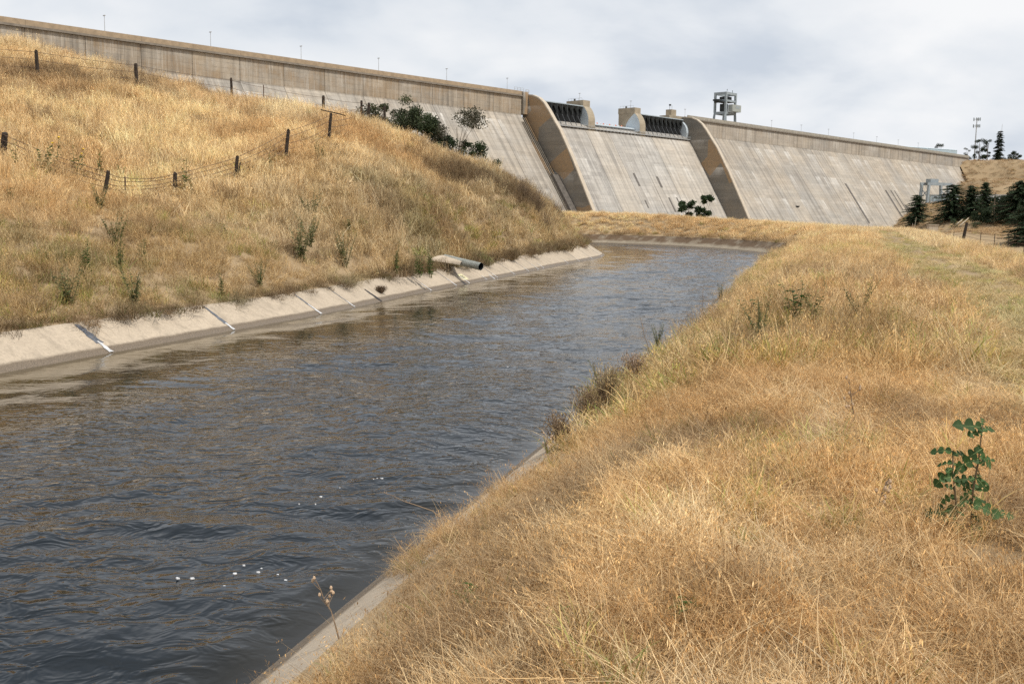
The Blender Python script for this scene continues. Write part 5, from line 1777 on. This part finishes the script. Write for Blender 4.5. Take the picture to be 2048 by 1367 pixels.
def conifer(name, P, h, r, label, seed, col, group=None, layers=16, tip=.06):
    g = np.random.default_rng(seed)
    t = empty(name, tuple(P))
    tag(t, label, 'tree', group)
    tm = MB(); tm.tube([(0, 0, -.5), (g.normal(0, .1), g.normal(0, .1), h * .5), (0, 0, h)], [h * .022, h * .014, h * .003], 7)
    V, F, T = [], [], []
    for i in range(layers):
        f = .08 + .92 * i / layers
        L0 = r * (1 - f) ** .65 + r * tip
        nb = 10 + int(7 * (1 - f))
        for k_ in range(nb):
            if g.random() < .12:
                continue
            a = 6.283 * k_ / nb + g.uniform(-.4, .4)
            L = L0 * g.uniform(.55, 1.15)
            z = h * (f + g.uniform(-.03, .03))
            d = np.array([math.cos(a), math.sin(a), g.uniform(-.28, .12)])
            light = g.uniform(.65, 1.35)
            tm.tube([(0, 0, z), tuple(np.array([0, 0, z]) + d * L * .9)], [h * .004, h * .0012], 3, cap=False)
            m = max(4, int(L / (h * .022)))
            for q in range(m):
                u = (q + .4) / m
                c = np.array([0, 0, z]) + d * L * u + np.array([0, 0, -.12 * L * u * u])
                w = h * .058 * (1.15 - .6 * u)
                for sg in (1, -1, 0):
                    dd = np.array([math.cos(a + sg * .9), math.sin(a + sg * .9), g.uniform(-.45, .15)])
                    leaf_shape(c, dd, np.array([g.normal(0, .4), g.normal(0, .4), 1]), w * g.uniform(.7, 1.4), w * .5, np.array(col) * light * g.uniform(.7, 1.3), V, F, T)
    obj('trunk', mesh('trunk', tm.V, tm.F, M_BARK, True), t)
    obj('crown', mesh('crown', V, F, M_TLEAF, False, {'tone': np.array(T)}), t)
    return t
DARKG = (.030, .050, .018)
OLV = (.075, .085, .040)
def ground_at(px, Y):
    d = ray(px, 420); d = d / d[1]
    x = d[0] * Y
    return np.array([x, Y, near_z([x], [Y])[0]])
def top_h(px, py, P):
    return atY(px, py, P[1])[2] - P[2]
G2 = 'trees behind the crest of the left hill'
for i, (px, py, Y, r, col, gap, n, lb) in enumerate([
    (764, 208, 88, 1.5, OLV, .3, 1000, 'leftmost dark bushy tree peeking over the hill by the last fence posts'),
    (787, 196, 92, 1.3, OLV, .6, 520, 'sparse grey green sapling standing tallest among the left hill trees'),
    (812, 224, 92, 1.6, (.05, .065, .03), .3, 1000, 'dark green tree right of the sparse sapling behind the hill'),
    (836, 222, 95, 1.6, (.055, .075, .03), .3, 1000, 'rounded dark tree in the middle of the left hill row'),
    (853, 236, 96, 1.5, (.045, .06, .025), .3, 900, 'dark tree just left of the open branched grey tree'),
    (876, 248, 97, 1.3, (.04, .06, .025), .25, 900, 'short dark tree at the foot of the open branched grey tree'),
    (914, 226, 97, 2.4, (.085, .08, .05), .5, 900, 'open branched greyish tree with thin foliage against the dam'),
    (936, 284, 98, .9, (.045, .065, .025), .3, 420, 'small dark bush right of the open branched tree'),
    (968, 288, 99, 1.3, (.05, .075, .03), .3, 600, 'low bush at the right end of the row behind the hill')]):
    P = ground_at(px, Y)
    h = top_h(px, py, P)
    branch_tree('tree', P, h * 1.04, r * 1.25, lb, 200 + i, col, n=int(n * 5.0), leaf=.19, trunk=.10, gap=gap * .8, group=G2, low=.3)
# two young drooping trees beyond the far levee
for i, (px, py, lb) in enumerate([(1376, 394, 'left one of two young drooping green trees below the spillway'), (1409, 391, 'right one of two young drooping green trees below the spillway')]):
    Y = 140 + 3 * i
    P = atY(px, 440, Y); P[2] = near_z([P[0]], [Y])[0]
    h = top_h(px, py, P)
    branch_tree('tree', P, h, 1.25, lb, 300 + i, (.035, .06, .022), n=3600, leaf=.3, trunk=.08, gap=.1, group='young trees below the spillway', low=.08, clumps=22)
# far right
def far_P(px, py):
    return hit_abut(px, py)
for i, (px, by, ty, wpx, kind, lb) in enumerate([
    (1832, 451, 388, 50, 'c', 'dark conifer standing at the foot of the right dam face'),
    (1903, 440, 367, 66, 'c', 'broadest dark conifer in front of the small gantry'),
    (1940, 436, 368, 42, 'c', 'dark conifer just right of the broadest one'),
    (1968, 424, 363, 34, 'c', 'slim grey green conifer beside the white building'),
    (1966, 446, 415, 34, 'b', 'round dark bush below the slim conifer on the slope'),
    (2038, 446, 360, 92, 'c', 'largest dark conifer at the right edge above the slope'),
    (2012, 432, 384, 44, 'b', 'smaller dark tree left of the large right edge tree'),
    (2054, 488, 402, 80, 'c', 'dark spreading conifer low at the right edge of the picture'),
    (1908, 457, 442, 13, 'b', 'small round green bush on the slope left of the leaning post'),
    (1951, 459, 444, 16, 'b', 'small grey bush on the slope right of the leaning post')]):
    P = far_P(px, by)
    h = top_h(px, ty, P)
    r = wpx / 2 * P[1] / FPX * 1.2
    if kind == 'c':
        conifer('conifer', P, h, r * 1.2, lb, 400 + i, (.036, .06, .026), 'conifers below the right end of the dam', layers=18, tip=.16)
    else:
        branch_tree('tree', P, h, r, lb, 400 + i, (.028, .045, .017) if i < 8 else (.05, .07, .03), n=6000 if i < 8 else 1200, leaf=r * .12, trunk=h * .03, gap=.2, low=.12)
for i, (px, ty, wpx, kind, lb) in enumerate([
    (1878, 286, 20, 'b', 'round dark tree top showing behind the pale blue crest shed'),
    (1934, 296, 15, 'b', 'small grey green tree left of the cell tower'),
    (1957, 276, 26, 'b', 'tall dark tree on the skyline just right of the cell tower'),
    (1974, 279, 22, 'b', 'leaning dark tree beside the tall one on the skyline'),
    (1996, 260, 24, 'c', 'ragged tall conifer on the skyline at right'),
    (2031, 303, 26, 'b', 'low rounded tree on the skyline at the right edge'),
    (2009, 314, 16, 'b', 'low bush on the skyline right of the ragged conifer')]):
    Y = 790 if i else 800
    P = atY(px, 323, Y); P[2] = abut_z([P[0]], [Y])[0] if i else 40
    h = top_h(px, ty, P)
    r = wpx / 2 * Y / FPX
    if kind == 'c':
        conifer('conifer', P, h, r, lb, 500 + i, (.03, .045, .025), layers=14, tip=.2)
    else:
        branch_tree('tree', P, h, r, lb, 500 + i, (.035, .05, .022) if i != 1 else (.08, .085, .06), n=3000, leaf=r * .11, trunk=h * .02, gap=.2, group='trees on the right skyline', low=.2, clumps=16)

# ------------------------------------------------------------------ small structures at the far right
P = atY(1948, 323, 800); P[2] = abut_z([P[0]], [800])[0]
ct = empty('cell_tower', tuple(P)); tag(ct, 'tall slim grey cell tower with antenna panels on the right skyline', 'tower')
h = top_h(1950, 236, P)
MB().tube([(0, 0, -1), (0, 0, h)], [.6, .32], 8).build('mast', M_GALV, ct)
for z in (h - 1.0, h - 6.2):
    for k_ in range(3):
        a = k_ * 2.094 + .5
        c, s_ = math.cos(a), math.sin(a)
        ar = MB().bar((0, 0, z), (c * 2.0, s_ * 2.0, z), .25)
        ar.bar((c * 2 - s_ * 1.6, s_ * 2 + c * 1.6, z), (c * 2 + s_ * 1.6, s_ * 2 - c * 1.6, z), .2)
        ao = ar.build('antenna_arm', M_GALV, ct)
        for o_ in (-1.4, 0, 1.4):
            MB().box(c * 2.2 - s_ * o_ - .2, c * 2.2 - s_ * o_ + .2, s_ * 2.2 + c * o_ - .2, s_ * 2.2 + c * o_ + .2, z - 1.2, z + 1.2).build('antenna_panel', M_STEEL, ao)
P = atY(1999, 323, 800); P[2] = abut_z([P[0]], [800])[0]
mp = empty('radio_mast', tuple(P)); tag(mp, 'very thin bare mast behind the ragged skyline conifer', 'mast')
MB().tube([(0, 0, -1), (0, 0, top_h(2001, 248, P))], [.3, .1], 6).build('pole', M_GALV, mp)
MB().box(-.5, .5, -.5, .5, 0, .4).build('base', M_LEDGE, mp)
# powerhouse gantry and buildings on the bench
P = atY(1856, 403, far_P(1889, 402)[1] - 10)
gy_ = empty('powerhouse_gantry', tuple(P), DAM_RZ - .45); tag(gy_, 'small grey gantry frame on two legs at the foot of the right dam face', 'crane')
sc_ = P[1] / FPX
hh_ = 33 * sc_
for x in (0, 48 * sc_):
    for y in (0, 6):
        MB().bar((x - (.8 if x == 0 else -.8), y, -.5), (x, y, hh_), 1.5, 1.2).build('leg', M_STEEL, gy_)
for y in (0, 6):
    MB().bar((-4 * sc_, y, hh_ + .6), (58 * sc_, y, hh_ + .6), .9, 1.6).build('girder', M_STEEL, gy_)
MB().box(2, 8, 1, 5, hh_ + 1.4, hh_ + 3.6).build('hoist_house', M_STEEL, gy_)
for x in (0, 48 * sc_):
    MB().bar((x, .5, 3), (x, 5.5, hh_ - 3), .4).bar((x, 5.5, 3), (x, .5, hh_ - 3), .4).build('cross_brace', M_STEEL, gy_)
M_WHITEW = plain('white_painted_wall', (.68, .70, .70), .7, .08, .2)
M_WIN = plain('dark_window_glass', (.05, .06, .07), .2, .1, 1)
def low_building(px0, px1, base, topy, label, mat, rz):
    P = far_P((px0 + px1) / 2, base)
    w = (px1 - px0) * P[1] / FPX
    h = (base - topy) * P[1] / FPX
    b = empty('building', tuple(P), rz)
    tag(b, label, 'building')
    wl = MB().box(-w / 2, w / 2, 0, 9, -3, h).build('wall', mat, b)
    MB().box(-w / 2 - .3, w / 2 + .3, -.3, 9.3, h + .002, h + .45).build('roof', M_GALV, b)
    n = max(2, int(w / 5))
    for i in range(n):
        x = -w / 2 + w * (i + .5) / n
        f = MB().box(x - 1.0, x + 1.0, -.06, .05, h * .45, h * .8).build('window', M_GALV, b)
        MB().box(x - .85, x + .85, -.09, -.062, h * .49, h * .76).build('pane', M_WIN, f)
    MB().box(-w / 2 + .6, -w / 2 + 1.8, -.07, .05, 0, 2.3).build('door', M_STEEL, b)
low_building(1862, 1916, 402, 391, 'low pale blue green building behind the small gantry', M_SHED, -.05)
low_building(1952, 2012, 404, 391, 'long low white building on the bench behind the conifers', M_WHITEW, -.05)
# utility poles
for px, by, ty, lb in ((1987, 436, 385, 'taller wooden utility pole on the slope right of the conifers'), (1962, 444, 417, 'shorter wooden pole on the slope below the slim conifer')):
    P = far_P(px, by)
    u_ = empty('utility_pole', tuple(P)); tag(u_, lb, 'utility pole', 'wooden poles on the right slope')
    h = top_h(px, ty, P)
    MB().tube([(0, 0, -1), (0, 0, h)], [.26, .17], 7).build('pole', M_BARK, u_)
    MB().bar((-1.1, 0, h - .8), (1.1, 0, h - .8), .2, .25).build('crossarm', M_BARK, u_)
# pale pipes running up the slope
for i, (a, b, lb) in enumerate([((1911, 454), (1978, 398), 'longer pale pipe running diagonally up the right slope'), ((1920, 455), (1970, 411), 'shorter pale pipe running up the slope beside the longer one')]):
    A = far_P(*a)
    Pn = [far_P(a[0] + (b[0] - a[0]) * f, a[1] + (b[1] - a[1]) * f) + np.array([0, 0, .8]) - A for f in np.linspace(0, 1, 9)]
    pb_ = MB().tube([tuple(p) for p in Pn], .28, 6).build('slope_pipe', plain('pale_pipe', (.45, .38, .28), .8, .2, 1), None, True, tuple(A))
    tag(pb_, lb, 'pipe', 'pale pipes on the right slope')
# things just behind the right edge of the levee
def edge_P(px, py, Y):
    P = atY(px, py, Y)
    return P
Y = 150
P = edge_P(1823, 458, Y)
sh = empty('pole_tripod', (P[0], P[1], near_z([P[0]], [P[1]])[0])); tag(sh, 'pale bleached branches propped together behind the levee edge', 'branch pile')
z0 = top_h(1823, 434, np.array(sh.location))
for k_, (dx, dx2) in enumerate([(-.8, .05), (.85, -.05), (.1, .12), (-.25, .6), (.5, -.5)]):
    MB().tube([(dx, .1 * k_, -.2), (dx * .4 + dx2 * .5, .1, z0 * .55), (dx2, 0, z0 * (.7 + .1 * (k_ % 4)))], [.06, .05, .03], 5).build('branch', plain('bleached_wood', (.42, .36, .29), .9, .2, 6), sh)
P = edge_P(1865, 455, 170)
bz = P[2]
bx_ = empty('concrete_box', (P[0], P[1], bz - 2.0)); tag(bx_, 'small pale concrete utility box behind the levee edge', 'utility box')
MB().box(-.75, .75, -.5, .5, 0, 2.35).build('body', M_LIN, bx_)
MB().box(-.85, .85, -.6, .6, 2.352, 2.5).build('lid', M_LIN, bx_)
f2 = empty('fence', tuple(edge_P(1880, 462, 160) - np.array([0, 0, 2])))
tag(f2, 'low wire fence with dark posts behind the right levee edge', 'fence')
o0 = np.array(f2.location)
fp = []
for px, py in ((1880, 457), (1908, 458), (1934, 445), (1962, 460), (1990, 462), (2018, 464), (2050, 467)):
    top = edge_P(px, py + (5 if px != 1934 else 0), 160 - (px - 1880) * .18) - o0
    if px == 1934:
        MB().tube([tuple(top + np.array([-.55, 0, -3.5])), tuple(top)], [.26, .2], 7).build('leaning_post', M_WOOD, f2)
        top = top - np.array([0, 0, 1.0])
    else:
        MB().tube([tuple(top + np.array([0, 0, -3])), tuple(top)], [.05, .045], 6).build('post', M_WOOD, f2)
    fp.append(top)
for dz_ in (.1, .55, 1.0):
    MB().tube([tuple(p - np.array([0, 0, dz_])) for p in fp], .02, 4).build('wire', M_WIRE, f2)
# a bird crossing in front of the dam
B = atY(1595, 414, 190)
bird = empty('bird', tuple(B), .3); tag(bird, 'small black bird gliding in front of the right dam face', 'bird')
MB().tube([(-.42, 0, .05), (-.25, 0, 0), (0, 0, -.02), (.3, 0, .03), (.42, 0, .06), (.5, 0, .05)], [.05, .08, .11, .08, .05, .015], 8).build('body', M_BLACK, bird, True)
for sg in (1, -1):
    V = [(.16, 0, .05), (-.16, 0, .05), (.22, sg * .35, .26), (-.12, sg * .38, .22), (.02, sg * .82, .30), (-.14, sg * .78, .27), (.16, 0, .03), (-.16, 0, .03), (.22, sg * .35, .245), (-.12, sg * .38, .205), (.02, sg * .82, .295), (-.14, sg * .78, .265)]
    F = [(0, 1, 3, 2), (2, 3, 5, 4), (6, 8, 9, 7), (8, 10, 11, 9), (0, 2, 8, 6), (2, 4, 10, 8), (1, 7, 9, 3), (3, 9, 11, 5), (4, 5, 11, 10)]
    obj('wing', mesh('wing', V, F, M_BLACK), bird)
